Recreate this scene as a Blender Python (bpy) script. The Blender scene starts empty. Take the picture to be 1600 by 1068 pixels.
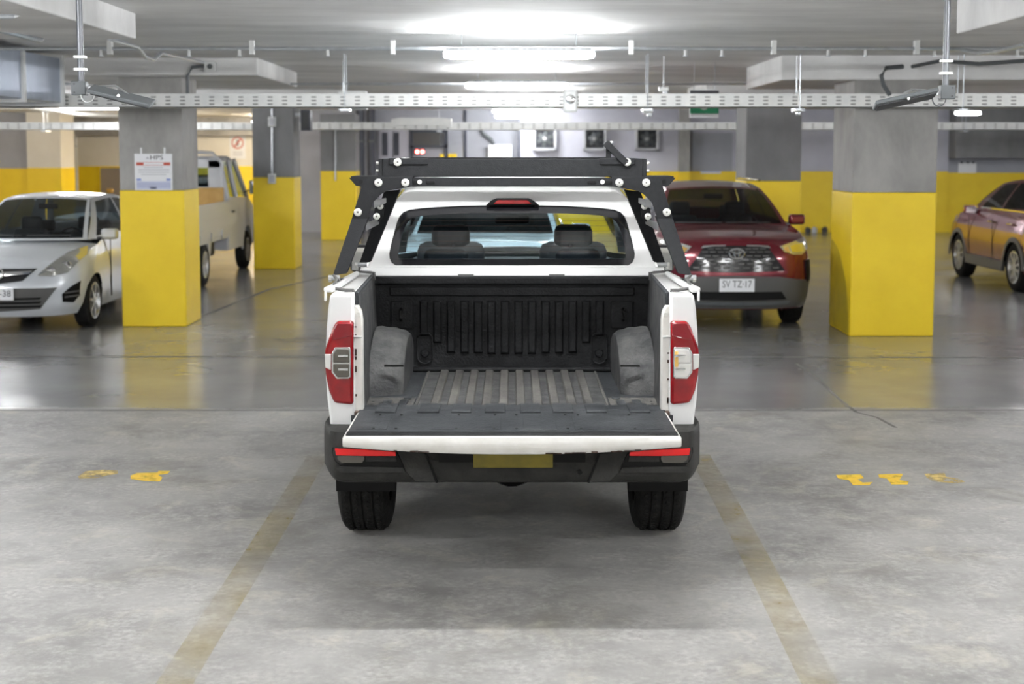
import bpy, bmesh, math, random
from mathutils import Vector, Matrix
random.seed(7)
C = bpy.context.scene.collection
PI = math.pi

# ------------------------------------------------------------------ camera, world, exposure
HC = 2.05; FPX = 2222.0; PITCH = math.radians(5.0)
CY = 236 + FPX * math.tan(PITCH)
cd = bpy.data.cameras.new('camera'); cam = bpy.data.objects.new('camera', cd); C.objects.link(cam)
cam.location = (0, 0, HC); cam.rotation_euler = (PI/2 - PITCH, 0, 0)
cd.sensor_width = 36; cd.lens = 36 * FPX / 1600; cd.shift_y = -(534 - CY) / 1600
cd.clip_start = 0.05; cd.clip_end = 200
cd.dof.use_dof = True; cd.dof.focus_distance = 7.2; cd.dof.aperture_fstop = 2.8
S = bpy.context.scene; S.camera = cam
w = bpy.data.worlds.new('world'); S.world = w; w.use_nodes = True
w.node_tree.nodes['Background'].inputs[0].default_value = (0.80, 0.88, 1.0, 1)
w.node_tree.nodes['Background'].inputs[1].default_value = 0.25
S.view_settings.view_transform = 'Standard'; S.view_settings.look = 'None'
S.view_settings.gamma = 1; S.view_settings.use_curve_mapping = False
S.view_settings.exposure = 2.0
LAMP = 50.0

def pt(u, v, D):
    """photo pixel -> world point on the plane Y = D"""
    dx = (u - 800) / FPX; dy = (v - CY) / FPX
    t = D / (math.cos(PITCH) - dy * math.sin(PITCH))
    return Vector((dx * t, D, HC + t * (-math.sin(PITCH) - dy * math.cos(PITCH))))
def pz(v, D): return pt(800, v, D).z
def px(u, v, D): return pt(u, v, D).x
def gd(v):
    dy = (v - CY) / FPX
    return HC * (math.cos(PITCH) - dy * math.sin(PITCH)) / (math.sin(PITCH) + dy * math.cos(PITCH))
def gp(u, v): return pt(u, v, gd(v))

# ------------------------------------------------------------------ materials
MATS = {}
def nn(nt, t, **k):
    n = nt.nodes.new(t)
    for a, b in k.items(): setattr(n, a, b)
    return n
def mat(name, col, rough=0.5, metal=0.0, col2=None, scale=8.0, bump=0.0, coat=0.0, spec=0.5, emit=0, detail=6, lo=.35, hi=.68, bscale=None, stretch=None):
    m = bpy.data.materials.new(name); m.use_nodes = True; nt = m.node_tree
    b = nt.nodes['Principled BSDF']
    b.inputs['Base Color'].default_value = (*col, 1); b.inputs['Roughness'].default_value = rough
    b.inputs['Metallic'].default_value = metal; b.inputs['Specular IOR Level'].default_value = spec
    if coat: b.inputs['Coat Weight'].default_value = coat; b.inputs['Coat Roughness'].default_value = 0.06
    if emit:
        b.inputs['Emission Color'].default_value = (*col, 1); b.inputs['Emission Strength'].default_value = emit
    if col2 or bump:
        tc = nn(nt, 'ShaderNodeTexCoord'); src = tc.outputs['Object']
        if stretch:
            mp = nn(nt, 'ShaderNodeMapping'); mp.inputs['Scale'].default_value = stretch
            nt.links.new(src, mp.inputs[0]); src = mp.outputs[0]
        nz = nn(nt, 'ShaderNodeTexNoise'); nz.inputs['Scale'].default_value = scale; nz.inputs['Detail'].default_value = detail
        nz.inputs['Roughness'].default_value = .62
        nt.links.new(src, nz.inputs['Vector'])
        if col2:
            r = nn(nt, 'ShaderNodeValToRGB'); r.color_ramp.elements[0].position = lo; r.color_ramp.elements[1].position = hi
            r.color_ramp.elements[0].color = (*col, 1); r.color_ramp.elements[1].color = (*col2, 1)
            nt.links.new(nz.outputs[0], r.inputs[0]); nt.links.new(r.outputs[0], b.inputs['Base Color'])
        if bump:
            bp = nn(nt, 'ShaderNodeBump'); bp.inputs['Strength'].default_value = bump; bp.inputs['Distance'].default_value = 0.02
            if bscale:
                n2 = nn(nt, 'ShaderNodeTexNoise'); n2.inputs['Scale'].default_value = bscale; nt.links.new(src, n2.inputs['Vector'])
                nt.links.new(n2.outputs[0], bp.inputs['Height'])
            else: nt.links.new(nz.outputs[0], bp.inputs['Height'])
            nt.links.new(bp.outputs[0], b.inputs['Normal'])
    MATS[name] = m
    return m
def glassmat(name, tint, refl=1.0):
    m = bpy.data.materials.new(name); m.use_nodes = True; nt = m.node_tree; nt.nodes.clear()
    o = nn(nt, 'ShaderNodeOutputMaterial'); mx = nn(nt, 'ShaderNodeMixShader'); tr = nn(nt, 'ShaderNodeBsdfTransparent')
    gl = nn(nt, 'ShaderNodeBsdfGlossy'); lw = nn(nt, 'ShaderNodeFresnel'); lw.inputs[0].default_value = 1.5
    mu = nn(nt, 'ShaderNodeMath', operation='MULTIPLY'); mu.inputs[1].default_value = refl
    tr.inputs[0].default_value = (*tint, 1); gl.inputs['Roughness'].default_value = 0.02
    nt.links.new(lw.outputs[0], mu.inputs[0]); nt.links.new(mu.outputs[0], mx.inputs[0])
    nt.links.new(tr.outputs[0], mx.inputs[1]); nt.links.new(gl.outputs[0], mx.inputs[2]); nt.links.new(mx.outputs[0], o.inputs[0])
    MATS[name] = m
def wornpaint(name, col, amount, scale):
    """floor paint worn through in patches down to the concrete"""
    m = bpy.data.materials.new(name); m.use_nodes = True; nt = m.node_tree
    b = nt.nodes['Principled BSDF']; b.inputs['Base Color'].default_value = (*col, 1); b.inputs['Roughness'].default_value = .55
    o = nt.nodes['Material Output']; mx = nn(nt, 'ShaderNodeMixShader'); tr = nn(nt, 'ShaderNodeBsdfTransparent')
    tc = nn(nt, 'ShaderNodeTexCoord'); nz = nn(nt, 'ShaderNodeTexNoise'); nz.inputs['Scale'].default_value = scale; nz.inputs['Detail'].default_value = 8
    nz.inputs['Roughness'].default_value = .7
    r = nn(nt, 'ShaderNodeValToRGB'); r.color_ramp.elements[0].position = amount - .1; r.color_ramp.elements[1].position = amount + .16
    if name == 'line_paint':
        r.color_ramp.elements[0].position = .42; r.color_ramp.elements[1].position = .72; r.color_ramp.elements[0].color = (.10,.10,.10,1); r.color_ramp.elements[1].color = (.62,.62,.62,1)
    nt.links.new(tc.outputs['Object'], nz.inputs['Vector']); nt.links.new(nz.outputs[0], r.inputs[0])
    nt.links.new(r.outputs[0], mx.inputs[0]); nt.links.new(tr.outputs[0], mx.inputs[1]); nt.links.new(b.outputs[0], mx.inputs[2])
    nt.links.new(mx.outputs[0], o.inputs[0]); MATS[name] = m

def floor_material():
    m = bpy.data.materials.new('floor_concrete'); m.use_nodes = True; nt = m.node_tree; b = nt.nodes['Principled BSDF']
    L = nt.links.new
    tc = nn(nt, 'ShaderNodeTexCoord'); pos = tc.outputs['Object']
    def noise(s, d=6, r=.6, vec=pos, dist=0):
        n = nn(nt, 'ShaderNodeTexNoise'); n.inputs['Scale'].default_value = s; n.inputs['Detail'].default_value = d
        n.inputs['Roughness'].default_value = r; n.inputs['Distortion'].default_value = dist; L(vec, n.inputs['Vector']); return n.outputs[0]
    def ramp(x, p0, c0, p1, c1):
        r = nn(nt, 'ShaderNodeValToRGB'); e = r.color_ramp.elements; e[0].position = p0; e[1].position = p1
        e[0].color = (*c0, 1) if not isinstance(c0, float) else (c0, c0, c0, 1); e[1].color = (*c1, 1) if not isinstance(c1, float) else (c1, c1, c1, 1)
        L(x, r.inputs[0]); return r.outputs[0]
    def mix(f, a, c, mode='MIX'):
        n = nn(nt, 'ShaderNodeMix', data_type='RGBA', blend_type=mode)
        if isinstance(f, float): n.inputs[0].default_value = f
        else: L(f, n.inputs[0])
        L(a, n.inputs[6]); L(c, n.inputs[7]); return n.outputs[2]
    base = ramp(noise(.9, 8, .65), .36, (.185, .18, .172), .64, (.375, .368, .35))
    base = mix(ramp(noise(4.5, 10, .78, dist=.3), .42, 0.0, .62, .8), base, ramp(noise(30, 3), .35, (.27, .262, .248), .65, (.46, .45, .43)))
    cream = ramp(noise(2.6, 10, .72, dist=.6), .54, 0.0, .68, .55)
    col = nn(nt, 'ShaderNodeRGB'); col.outputs[0].default_value = (.52, .49, .41, 1)
    near = mix(cream, base, col.outputs[0])
    brown = nn(nt, 'ShaderNodeRGB'); brown.outputs[0].default_value = (.165, .155, .13, 1)
    near = mix(ramp(noise(1.3, 8, .72, dist=.4), .54, 0.0, .70, .75), near, brown.outputs[0])
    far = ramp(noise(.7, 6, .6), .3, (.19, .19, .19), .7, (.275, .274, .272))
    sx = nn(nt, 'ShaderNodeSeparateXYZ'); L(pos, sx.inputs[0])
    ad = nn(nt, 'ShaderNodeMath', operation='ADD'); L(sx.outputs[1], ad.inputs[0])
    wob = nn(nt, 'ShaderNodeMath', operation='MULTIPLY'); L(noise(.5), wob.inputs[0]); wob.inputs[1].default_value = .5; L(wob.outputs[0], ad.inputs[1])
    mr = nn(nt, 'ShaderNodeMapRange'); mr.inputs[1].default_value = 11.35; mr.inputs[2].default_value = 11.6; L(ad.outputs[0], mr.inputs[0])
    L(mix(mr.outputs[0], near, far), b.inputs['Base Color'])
    mp = nn(nt, 'ShaderNodeMapping'); mp.inputs['Scale'].default_value = (.8, 1.0, 1); L(pos, mp.inputs[0])
    rn = ramp(noise(2.2, 6), .3, .40, .75, .60); rf = ramp(noise(1.0, 7, .65, vec=mp.outputs[0]), .3, .15, .75, .25)
    L(mix(mr.outputs[0], rn, rf), b.inputs['Roughness'])
    bp = nn(nt, 'ShaderNodeBump'); bp.inputs['Distance'].default_value = .01
    sm = nn(nt, 'ShaderNodeMapRange'); sm.inputs[1].default_value = 0; sm.inputs[2].default_value = 1; sm.inputs[3].default_value = .10; sm.inputs[4].default_value = .02; L(mr.outputs[0], sm.inputs[0]); L(sm.outputs[0], bp.inputs['Strength'])
    L(noise(14, 6), bp.inputs['Height']); L(bp.outputs[0], b.inputs['Normal'])
    MATS['floor'] = m
floor_material()
mat('concrete', (.25, .245, .235), .75, col2=(.43, .42, .40), scale=2.2, bump=.15, bscale=18, lo=.3, hi=.72, stretch=(1, 1, .5))
mat('concrete_dark', (.20, .20, .205), .75, col2=(.28, .28, .285), scale=1.4, bump=.15, bscale=18, stretch=(1, 1, .5))
mat('ceiling', (.60, .597, .59), .8, col2=(.88, .877, .87), scale=.9, bump=.12, bscale=9, lo=.3, hi=.7, stretch=(.6, 1.6, 1))
mat('yellow', (.88, .615, .010), .45, col2=(.94, .68, .016), scale=2.2, bump=.05, bscale=25)
mat('yellow_dark', (.55, .40, .02), .5, col2=(.68, .5, .02), scale=5)
mat('cream', (.72, .68, .60), .7, col2=(.80, .77, .70), scale=.8)
mat('lavender', (.46, .46, .53), .7, col2=(.54, .54, .60), scale=.8)
mat('bluegrey', (.33, .34, .38), .7, col2=(.40, .41, .45), scale=.9)
mat('tray', (.62, .63, .62), .45, .35, col2=(.70, .70, .68), scale=6)
mat('galv', (.50, .53, .56), .35, .8, col2=(.62, .65, .68), scale=9)
mat('pole_grey', (.13, .135, .145), .35, .5)
mat('duct', (.36, .41, .50), .4, .55, col2=(.46, .51, .60), scale=3, stretch=(1, 1, .3))
mat('white_plastic', (.75, .76, .75), .4)
mat('grey_plastic', (.12, .13, .135), .5, spec=.3)
mat('dark_plastic', (.045, .047, .05), .5)
mat('slot', (.10, .10, .10), .7)
mat('lamp_on', (.97, .985, 1.0), .4, emit=LAMP)
mat('lamp_warm', (1.0, .86, .66), .4, emit=LAMP)
mat('red_led', (1.0, .10, .08), .4, emit=8)
mat('sign_white', (.80, .81, .83), .5)
mat('sign_red', (.55, .10, .07), .5)
mat('sign_blue', (.24, .31, .62), .5)
mat('sign_paleblue', (.56, .60, .78), .5)
mat('sign_grey', (.50, .51, .54), .5)
mat('sign_black', (.05, .05, .06), .5)
mat('sign_green', (.03, .33, .16), .5)
mat('joint', (.12, .118, .11), .7, col2=(.19, .185, .175), scale=6)
mat('wire', (.12, .13, .14), .5)
mat('door_brown', (.30, .25, .20), .6)
mat('door_dark', (.05, .055, .075), .4)
# vehicle materials
mat('white_paint', (.69, .69, .68), .28, coat=.6)
mat('white_worn', (.60, .585, .54), .42, col2=(.68, .67, .635), scale=9, coat=.2)
mat('rust', (.035, .022, .017), .8, col2=(.09, .055, .04), scale=30)
mat('liner', (.009, .0093, .010), .55, col2=(.019, .0195, .0205), scale=12, bump=.25, bscale=90, lo=.4, hi=.8, spec=.15)
mat('liner_worn', (.042, .043, .0445), .6, col2=(.11, .109, .105), scale=9, bump=.25, bscale=90, lo=.35, hi=.75, spec=.15)
mat('liner_dusty', (.060, .059, .056), .7, col2=(.15, .143, .13), scale=7, bump=.2, bscale=90, lo=.35, hi=.75, stretch=(1, .35, 1), spec=.15)
mat('liner_grey', (.024, .0265, .029), .5, col2=(.054, .057, .060), scale=8, bump=.2, bscale=90, spec=.15)
mat('rack_black', (.011, .0115, .0125), .55, col2=(.016, .0165, .0175), scale=40, bump=.08, bscale=160, spec=.15)
mat('bolt', (.72, .72, .69), .28, .9)
mat('alu', (.52, .53, .54), .38, .85, col2=(.42, .43, .44), scale=14)
mat('bumper', (.022, .022, .021), .5, col2=(.042, .041, .038), scale=7, bump=.12, bscale=120, spec=.15)
mat('bumper_dark', (.006, .006, .006), .45, spec=.15)
mat('rubber', (.010, .010, .010), .8, col2=(.020, .0195, .018), scale=25, bump=.2, bscale=60, spec=.15)
mat('red_lens', (.17, .002, .005), .12, coat=.7, col2=(.27, .004, .007), scale=9)
mat('red_dark', (.20, .004, .010), .12, coat=1.0)
mat('red_reflector', (.75, .015, .015), .25)
mat('amber', (.62, .38, .10), .2, coat=.6)
mat('clear_lens', (.70, .69, .66), .12, .3, coat=1.0)
mat('smoke_lens', (.10, .09, .075), .12, .3, coat=1.0)
mat('chrome', (.80, .80, .80), .10, 1.0)
mat('interior', (.020, .021, .024), .6, spec=.15)
mat('interior_grey', (.12, .12, .13), .6)
mat('plate_yellow', (.24, .19, .015), .6, col2=(.17, .135, .015), scale=10)  # plate yellow darkened: the shade it hangs in is put into the colour
mat('silver_paint', (.60, .63, .66), .26, .15, coat=.8)
mat('paleblue_paint', (.50, .62, .68), .22, .1, coat=1.0)
mat('maroon_paint', (.17, .010, .022), .24, .45, coat=1.0)
mat('red_paint', (.20, .008, .020), .22, .35, coat=1.0)
mat('cladding', (.085, .083, .08), .45)
mat('black_gloss', (.012, .012, .014), .12, coat=.5)
mat('headlamp', (.62, .62, .58), .12, .75, coat=1.0)
mat('rim_alloy', (.48, .49, .50), .28, .85)
mat('rim_dark', (.10, .10, .10), .45, .4)
mat('lorry_paint', (.52, .53, .55), .35, coat=.5)
mat('wood', (.42, .24, .06), .6, col2=(.52, .32, .10), scale=6)
mat('mirror_glass', (.75, .78, .80), .03, 1.0)
mat('bag_white', (.55, .56, .60), .7)
mat('bag_dark', (.07, .07, .075), .7)
glassmat('glass_tint', (.60, .70, .74), .9)
glassmat('glass_clear', (.80, .86, .86), .9)
glassmat('glass_dark', (.10, .10, .12), 1.0)
wornpaint('line_paint', (.46, .37, .17), .50, 2.6)
wornpaint('number_paint', (.86, .56, .03), .34, 9)
wornpaint('number_faded', (.72, .53, .16), .44, 10)

# ------------------------------------------------------------------ mesh helper
ROT = lambda ax, a: Matrix.Rotation(a, 4, ax)
class MB:
    def __init__(s, xf=None): s.v = []; s.f = []; s.xf = xf
    def add(s, vs, fs):
        o = len(s.v); s.v += [Vector(p) for p in vs]; s.f += [tuple(i + o for i in f) for f in fs]; return s
    def box(s, x0, x1, y0, y1, z0, z1):
        return s.add([(x0,y0,z0),(x1,y0,z0),(x1,y1,z0),(x0,y1,z0),(x0,y0,z1),(x1,y0,z1),(x1,y1,z1),(x0,y1,z1)],
                     [(0,3,2,1),(4,5,6,7),(0,1,5,4),(1,2,6,5),(2,3,7,6),(3,0,4,7)])
    def cbox(s, c, d, R=None):
        o = len(s.v); s.box(-d[0]/2, d[0]/2, -d[1]/2, d[1]/2, -d[2]/2, d[2]/2)
        M = Matrix.Translation(c) @ (R if R else Matrix.Identity(4))
        for i in range(o, len(s.v)): s.v[i] = M @ s.v[i]
        return s
    def prism(s, poly, axis, a0, a1):
        n = len(poly); mk = {'y': lambda p, a: (p[0], a, p[1]), 'x': lambda p, a: (a, p[0], p[1]), 'z': lambda p, a: (p[0], p[1], a)}[axis]
        return s.add([mk(p, a0) for p in poly] + [mk(p, a1) for p in poly],
                     [tuple(range(n)), tuple(range(2*n-1, n-1, -1))] + [(i, (i+1) % n, (i+1) % n + n, i + n) for i in range(n)])
    def loft(s, rings, cap=True, closed=True):
        n = len(rings[0]); vs = [p for r in rings for p in r]; fs = []
        for k in range(len(rings)-1):
            for i in range(n if closed else n-1):
                j = (i+1) % n; fs.append((k*n+i, k*n+j, (k+1)*n+j, (k+1)*n+i))
        if cap: fs.append(tuple(range(n))); fs.append(tuple(range((len(rings)-1)*n, len(rings)*n)))
        return s.add(vs, fs)
    def grid(s, fn, us, vs_):
        nu, nv = len(us), len(vs_)
        return s.add([fn(u, v) for u in us for v in vs_], [(i*nv+j, (i+1)*nv+j, (i+1)*nv+j+1, i*nv+j+1) for i in range(nu-1) for j in range(nv-1)])
    def tube(s, path, r, n=8):
        P = [Vector(p) for p in path]; up = Vector((0,0,1)); rings = []
        for i, p in enumerate(P):
            d = (P[min(i+1, len(P)-1)] - P[max(i-1, 0)]).normalized()
            a = up if abs(d.dot(up)) < .9 else Vector((1,0,0))
            x = d.cross(a).normalized(); y = d.cross(x).normalized()
            rings.append([p + x*(r*math.cos(2*PI*k/n)) + y*(r*math.sin(2*PI*k/n)) for k in range(n)])
        return s.loft(rings)
    def lathe(s, prof, c, axis='x', n=24, closed=False):
        c = Vector(c); rings = []
        for r, h in prof:
            ring = []
            for k in range(n):
                a = 2*PI*k/n; q = (r*math.cos(a), r*math.sin(a))
                ring.append(c + (Vector((h, q[0], q[1])) if axis == 'x' else Vector((q[0], h, q[1])) if axis == 'y' else Vector((q[0], q[1], h))))
            rings.append(ring)
        if closed: rings.append(rings[0])
        return s.loft(rings, cap=not closed)
    def cyl(s, c, r, h, axis='z', n=16): return s.lathe([(r, -h/2), (r, h/2)], c, axis, n)
    def build(s, name, m, parent=None, bevel=0.0, ang=35, seg=2, loc=None):
        me = bpy.data.meshes.new(name); o = bpy.data.objects.new(name, me); C.objects.link(o)
        org = Vector((0,0,0)); q = parent
        if parent is not None:
            o.parent = parent
            while q.parent is not None: q = q.parent
            org = q.location.copy()
        elif loc is not None: org = Vector(loc); o.location = org
        vs = [(s.xf @ p if s.xf else p) - org for p in s.v]
        me.from_pydata([tuple(p) for p in vs], [], s.f); me.update()
        bm = bmesh.new(); bm.from_mesh(me); bmesh.ops.remove_doubles(bm, verts=bm.verts, dist=1e-5)
        bmesh.ops.recalc_face_normals(bm, faces=bm.faces); bm.to_mesh(me); bm.free()
        for p in me.polygons: p.use_smooth = True
        me.set_sharp_from_angle(angle=math.radians(ang))
        me.materials.append(MATS[m])
        if bevel:
            b = o.modifiers.new('bevel', 'BEVEL'); b.width = bevel; b.segments = seg; b.limit_method = 'ANGLE'; b.angle_limit = math.radians(40)
        return o
def tag(o, label, cat, group=None, kind=None):
    o['label'] = label; o['category'] = cat
    if group: o['group'] = group
    if kind: o['kind'] = kind
    return o
def thing(name, label, cat, loc, group=None):
    o = bpy.data.objects.new(name, None); C.objects.link(o); o.location = loc; o.empty_display_size = .1
    return tag(o, label, cat, group)
def struct(o, label=None):
    o['kind'] = 'structure'
    if label: o['label'] = label
    return o
def textmesh(txt, size, name, m, parent, M, sx=1.0, align='CENTER', thick=.001):
    cu = bpy.data.curves.new('t', 'FONT'); cu.body = txt; cu.size = size; cu.align_x = align; cu.align_y = 'CENTER'; cu.extrude = thick; cu.resolution_u = 3
    to = bpy.data.objects.new('t', cu); C.objects.link(to)
    dg = bpy.context.evaluated_depsgraph_get(); me = bpy.data.meshes.new_from_object(to.evaluated_get(dg))
    bpy.data.objects.remove(to); bpy.data.curves.remove(cu)
    o = bpy.data.objects.new(name, me); C.objects.link(o); me.name = name
    q = parent
    while q.parent is not None: q = q.parent
    me.transform(Matrix.Translation(-q.location) @ M @ Matrix.Diagonal((sx, 1, 1, 1)))
    me.materials.clear(); me.materials.append(MATS[m]); o.parent = parent
    return o
FACE = Matrix.Rotation(PI/2, 4, 'X')     # text standing upright, read from -Y
def lerp(a, b, t): return a + (b - a) * t
def table(tb, x):
    if x <= tb[0][0]: return tb[0][1]
    for (a, p), (b, q) in zip(tb, tb[1:]):
        if x <= b:
            t = (x - a) / (b - a); t = t*t*(3-2*t)*.5 + t*.5
            return p + (q - p) * t
    return tb[-1][1]
def lin(a, b, n): return [a + (b - a) * i / (n - 1) for i in range(n)]

# ------------------------------------------------------------------ the setting
ZC = 3.09                                           # slab soffit
YB = 36.2; YL = 44.5
struct(MB().box(-19, 17, -9, 46, -.2, 0).build('floor', 'floor'))
struct(MB().box(-19, 17, -9, 46, ZC, ZC + .25).build('ceiling', 'ceiling'))
struct(MB().box(-19, -18.7, -9, 46, 0, ZC).build('wall_left', 'cream'))
struct(MB().box(16.7, 17, -9, 46, 0, ZC).build('wall_right', 'lavender'))
struct(MB().box(-18.7, 16.7, -9, -8.7, 0, ZC).build('wall_front', 'cream'))
def wall(name, u0, u1, D, vb, mup, depth=.3, zt=ZC, x0=None, x1=None):
    """wall facing the camera with a yellow painted dado up to pixel row vb"""
    a = px(u0, 236, D) if x0 is None else x0; b = px(u1, 236, D) if x1 is None else x1; zy = pz(vb, D)
    o = struct(MB().box(a, b, D, D + depth, zy, zt).build(name, mup))
    MB().box(a, b, D - .004, D + depth, 0, zy).build('yellow_dado', 'yellow', o)
    return o
wall('wall_back_left', 0, 0, YL, 259.5, 'cream', x0=-18.7, x1=-5.4)
wall('wall_back_corner', 0, 0, 38.6, 263, 'bluegrey', x0=-18.7, x1=px(42, 236, 38.6))
wl = struct(MB().box(px(42,236,38.3), px(95,236,38.3), 38.3, 39.5, pz(262,38.3), ZC).build('wall_pier', 'cream'))
MB().box(px(42,236,38.3) - .003, px(95,236,38.3) + .003, 38.296, 39.504, 0, pz(262,38.3)).build('yellow_dado', 'yellow', wl)
struct(MB().box(-18.7, -5.75, YL - .6, YL - .05, pz(212, YL), ZC).build('trim_1', 'concrete'))
struct(MB().box(-5.6, px(813,236,YB) , YB, YB + .3, 0, ZC).build('wall_back_centre', 'bluegrey'))
struct(MB().box(-5.7, -5.4, YB, YL + .3, 0, ZC).build('wall_return', 'cream'))
wall('wall_back_fans', 812, 1062, YB - .5, 267.5, 'lavender', .8)
wall('wall_back_pier', 1062, 1078, YB - .8, 268, 'concrete', 1.1)
wall('wall_back_right', 1078, 1482, YB - .2, 267.5, 'lavender', .5)
wall('wall_back_far', 0, 0, YB - .1, 269.5, 'bluegrey', .4, x0=px(1482,236,YB-.2), x1=16.7)
struct(MB().box(px(1482,236,YB-.2), 16.7, YB - .75, YB - .1, pz(247, YB-.7), ZC).build('trim_2', 'concrete_dark'))

def column(x0, x1, y0, y1, ztop, label, marked=False, m='concrete'):
    zy = 1.595
    t = thing('column', label, 'column', ((x0+x1)/2, (y0+y1)/2, 0), 'concrete columns with yellow bases')
    MB().box(x0, x1, y0, y1, zy, ztop).build('shaft', m, t, .012)
    MB().box(x0 - .004, x1 + .004, y0 - .004, y1 + .004, 0, zy).build('yellow_base', 'yellow', t, .012)
    return t
def panel(x0, x1, y0, y1, zb, name):
    struct(MB().box(x0, x1, y0, y1, zb, ZC + .01).build(name, 'ceiling', None, .01))
# left row
yc = gd(510)
XL0, XL1 = px(192, 500, yc), px(291, 500, yc)
colL1 = column(XL0, XL1, yc, yc + .78, 2.90, 'front left column, grey above yellow, with white notice on its face')
y2 = gd(420)
colL2 = column(px(397,400,y2), px(461,400,y2), y2, y2 + .78, 2.90, 'second left column behind the small lorry, vertical conduit on its face', m='concrete_dark')
y3 = gd(375)
colL3 = column(px(502,350,y3), px(557,350,y3), y3, y3 + .78, 2.90, 'farthest left column, seen just left of the pickup rack', m='concrete_dark')
yr = gd(525)
XR0, XR1 = px(1328,500,yr), px(1458,500,yr)
colR1 = column(XR0, XR1, yr, yr + 1.0, 2.83, 'broad front right column, yellow with dark scuff on its left side')
yr2 = gd(445)
colR2 = column(px(1165,300,yr2), px(1251,300,yr2), yr2, yr2 + 1.0, 2.83, 'second right column standing behind the dark red car', m='concrete_dark')
# darker yellow quarter-round patch on the left flank of the right column
arc = [(yr + .04, .02), (yr + 1.0, .02), (yr + 1.0, 1.02)] + [(yr + 1.0 - .96*math.sin(a), 1.02 - 1.0*(1-math.cos(a))) for a in lin(.15, PI/2, 8)]
MB().prism(arc, 'x', XR0 - .0075, XR0 - .002).build('zone', 'yellow_dark', colR1)
k = 0
for (yy) in (8.0, yc - .45, y2 - .45):
    k += 1; panel(-5.4, px(404,110,16.2), yy, yy + 2.95, 2.90, 'trim_%d' % (10 + k))
for (yy) in (7.2, yr - .02, yr2 - .02):
    k += 1; panel(px(1221,112,yr), 6.2, yy, yy + 2.35, 2.825, 'trim_%d' % (10 + k))

# floor joints
def strip(name, pts, wd, m, z=.0015):
    P = [gp(*p) if len(p) == 2 else Vector(p) for p in pts]; vs = []; fs = []
    for i, p in enumerate(P):
        d = (P[min(i+1, len(P)-1)] - P[max(i-1,0)]); d.z = 0; d.normalize(); n = Vector((-d.y, d.x, 0)) * wd/2
        vs += [p + n + Vector((0,0,z)), p - n + Vector((0,0,z))]
        if i: fs.append((2*i-2, 2*i-1, 2*i+1, 2*i))
    return MB().add(vs, fs).build(name, m)
struct(strip('trim_20', [(-13, gd(640), 0), (0, gd(641), 0), (13, gd(640), 0)], .035, 'joint'))
struct(strip('trim_21', [(-13, gd(557), 0), (0, gd(557), 0), (13, gd(560), 0)], .06, 'joint'))
struct(strip('trim_22', [(1245,568), (1285,598), (1312,624), (1338,644), (1370,652), (1400,668)], .03, 'joint'))
struct(strip('trim_23', [(520,430), (420,452), (330,488), (315,492)], .05, 'joint'))
# parking bay lines (worn yellow)
ll = strip('parking_line', [(497,712), (440,805), (377,905), (325,985), (262,1085)], .145, 'line_paint', .0022)
tag(ll, 'worn pale yellow bay line running along left side of pickup', 'floor marking', 'bay lines')
ll = strip('parking_line', [(1092,710), (1140,795), (1190,890), (1238,985), (1290,1085)], .145, 'line_paint', .0022)
tag(ll, 'worn pale yellow bay line running along right side of pickup', 'floor marking', 'bay lines')
NUM = [
 ('number_paint', [[(1306,742),(1345,741),(1350,747),(1340,749),(1348,754),(1364,753),(1358,758),(1333,758),(1326,750),(1310,748)]], 'yellow stencilled bay numeral on floor, nearest right side of pickup'),
 ('number_paint', [[(1372,741),(1411,740),(1408,746),(1405,750),(1420,752),(1418,757),(1393,757),(1386,748),(1374,746)]], 'yellow stencilled bay numeral on floor, middle of three at right'),
 ('number_faded', [[(1444,740),(1476,739),(1478,745),(1500,748),(1508,753),(1490,755),(1458,752),(1448,746)]], 'faded yellow stencilled bay numeral on floor, rightmost of three'),
 ('number_paint', [[(214,739),(246,738),(248,735.5),(266,736),(262,740),(247,742),(254,746),(250,752),(222,751),(204,748),(204,743)]], 'bright yellow stencilled bay numeral on floor at left, nearest pickup'),
 ('number_faded', [[(134,736),(162,734),(184,735),(184,740),(168,743),(150,747),(124,748),(122,744)]], 'faded yellow stencilled bay numeral on floor, at far left'),
]
for m, polys, lab in NUM:
    b = MB()
    for P in polys:
        q = [gp(*p) for p in P]; b.add([(p.x, p.y, .002) for p in q], [tuple(range(len(q)))])
    tag(b.build('bay_number', m), lab, 'floor marking', 'stencilled bay numbers')

# ------------------------------------------------------------------ ceiling lamps
def lamp(x, y, z, L=1.3, label=None, m='lamp_on', rods=True, group='tubular ceiling lamps'):
    t = thing('ceiling_lamp', label or 'white tubular ceiling lamp out of view of the photograph', 'lamp', (x, y, z), group)
    r = .038; pr = [(.02, -L/2), (r*.8, -L/2+.02), (r, -L/2+.07), (r, L/2-.07), (r*.8, L/2-.02), (.02, L/2)]
    MB().lathe(pr, (x, y, z), 'x', 14).build('diffuser', m, t)
    MB().box(x - L/2 + .02, x + L/2 - .02, y - .028, y + .028, z + .03, z + .055).build('housing', 'grey_plastic', t, .008)
    if rods:
        for s in (-.38, .38): MB().tube([(x + s*L, y, z + .08), (x + s*L, y, ZC)], .004, 6).build('hanger', 'galv', t)
    return t
ZL = 2.88
names = {12.4: 'bright tubular ceiling lamp nearest the pickup, largest in view', 18.2: 'bright tubular ceiling lamp just above the front cable tray',
         29.8: 'bright ceiling lamp just below the front cable tray, over pickup', 35.6: 'lowest bright ceiling lamp, close to the fan wall'}
for y in (-5.0, .8, 6.6, 12.4, 18.2, 24.0, 29.8, 34.4):
    lamp(.06 if y < 20 else .25, y, ZL, label=names.get(35.6 if y == 34.4 else y))
for y in (-1.8, 4.0, 9.8, 15.6, 21.4):
    lamp(-8.1, y, ZL)
    lamp(8.6, y, ZL)
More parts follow.
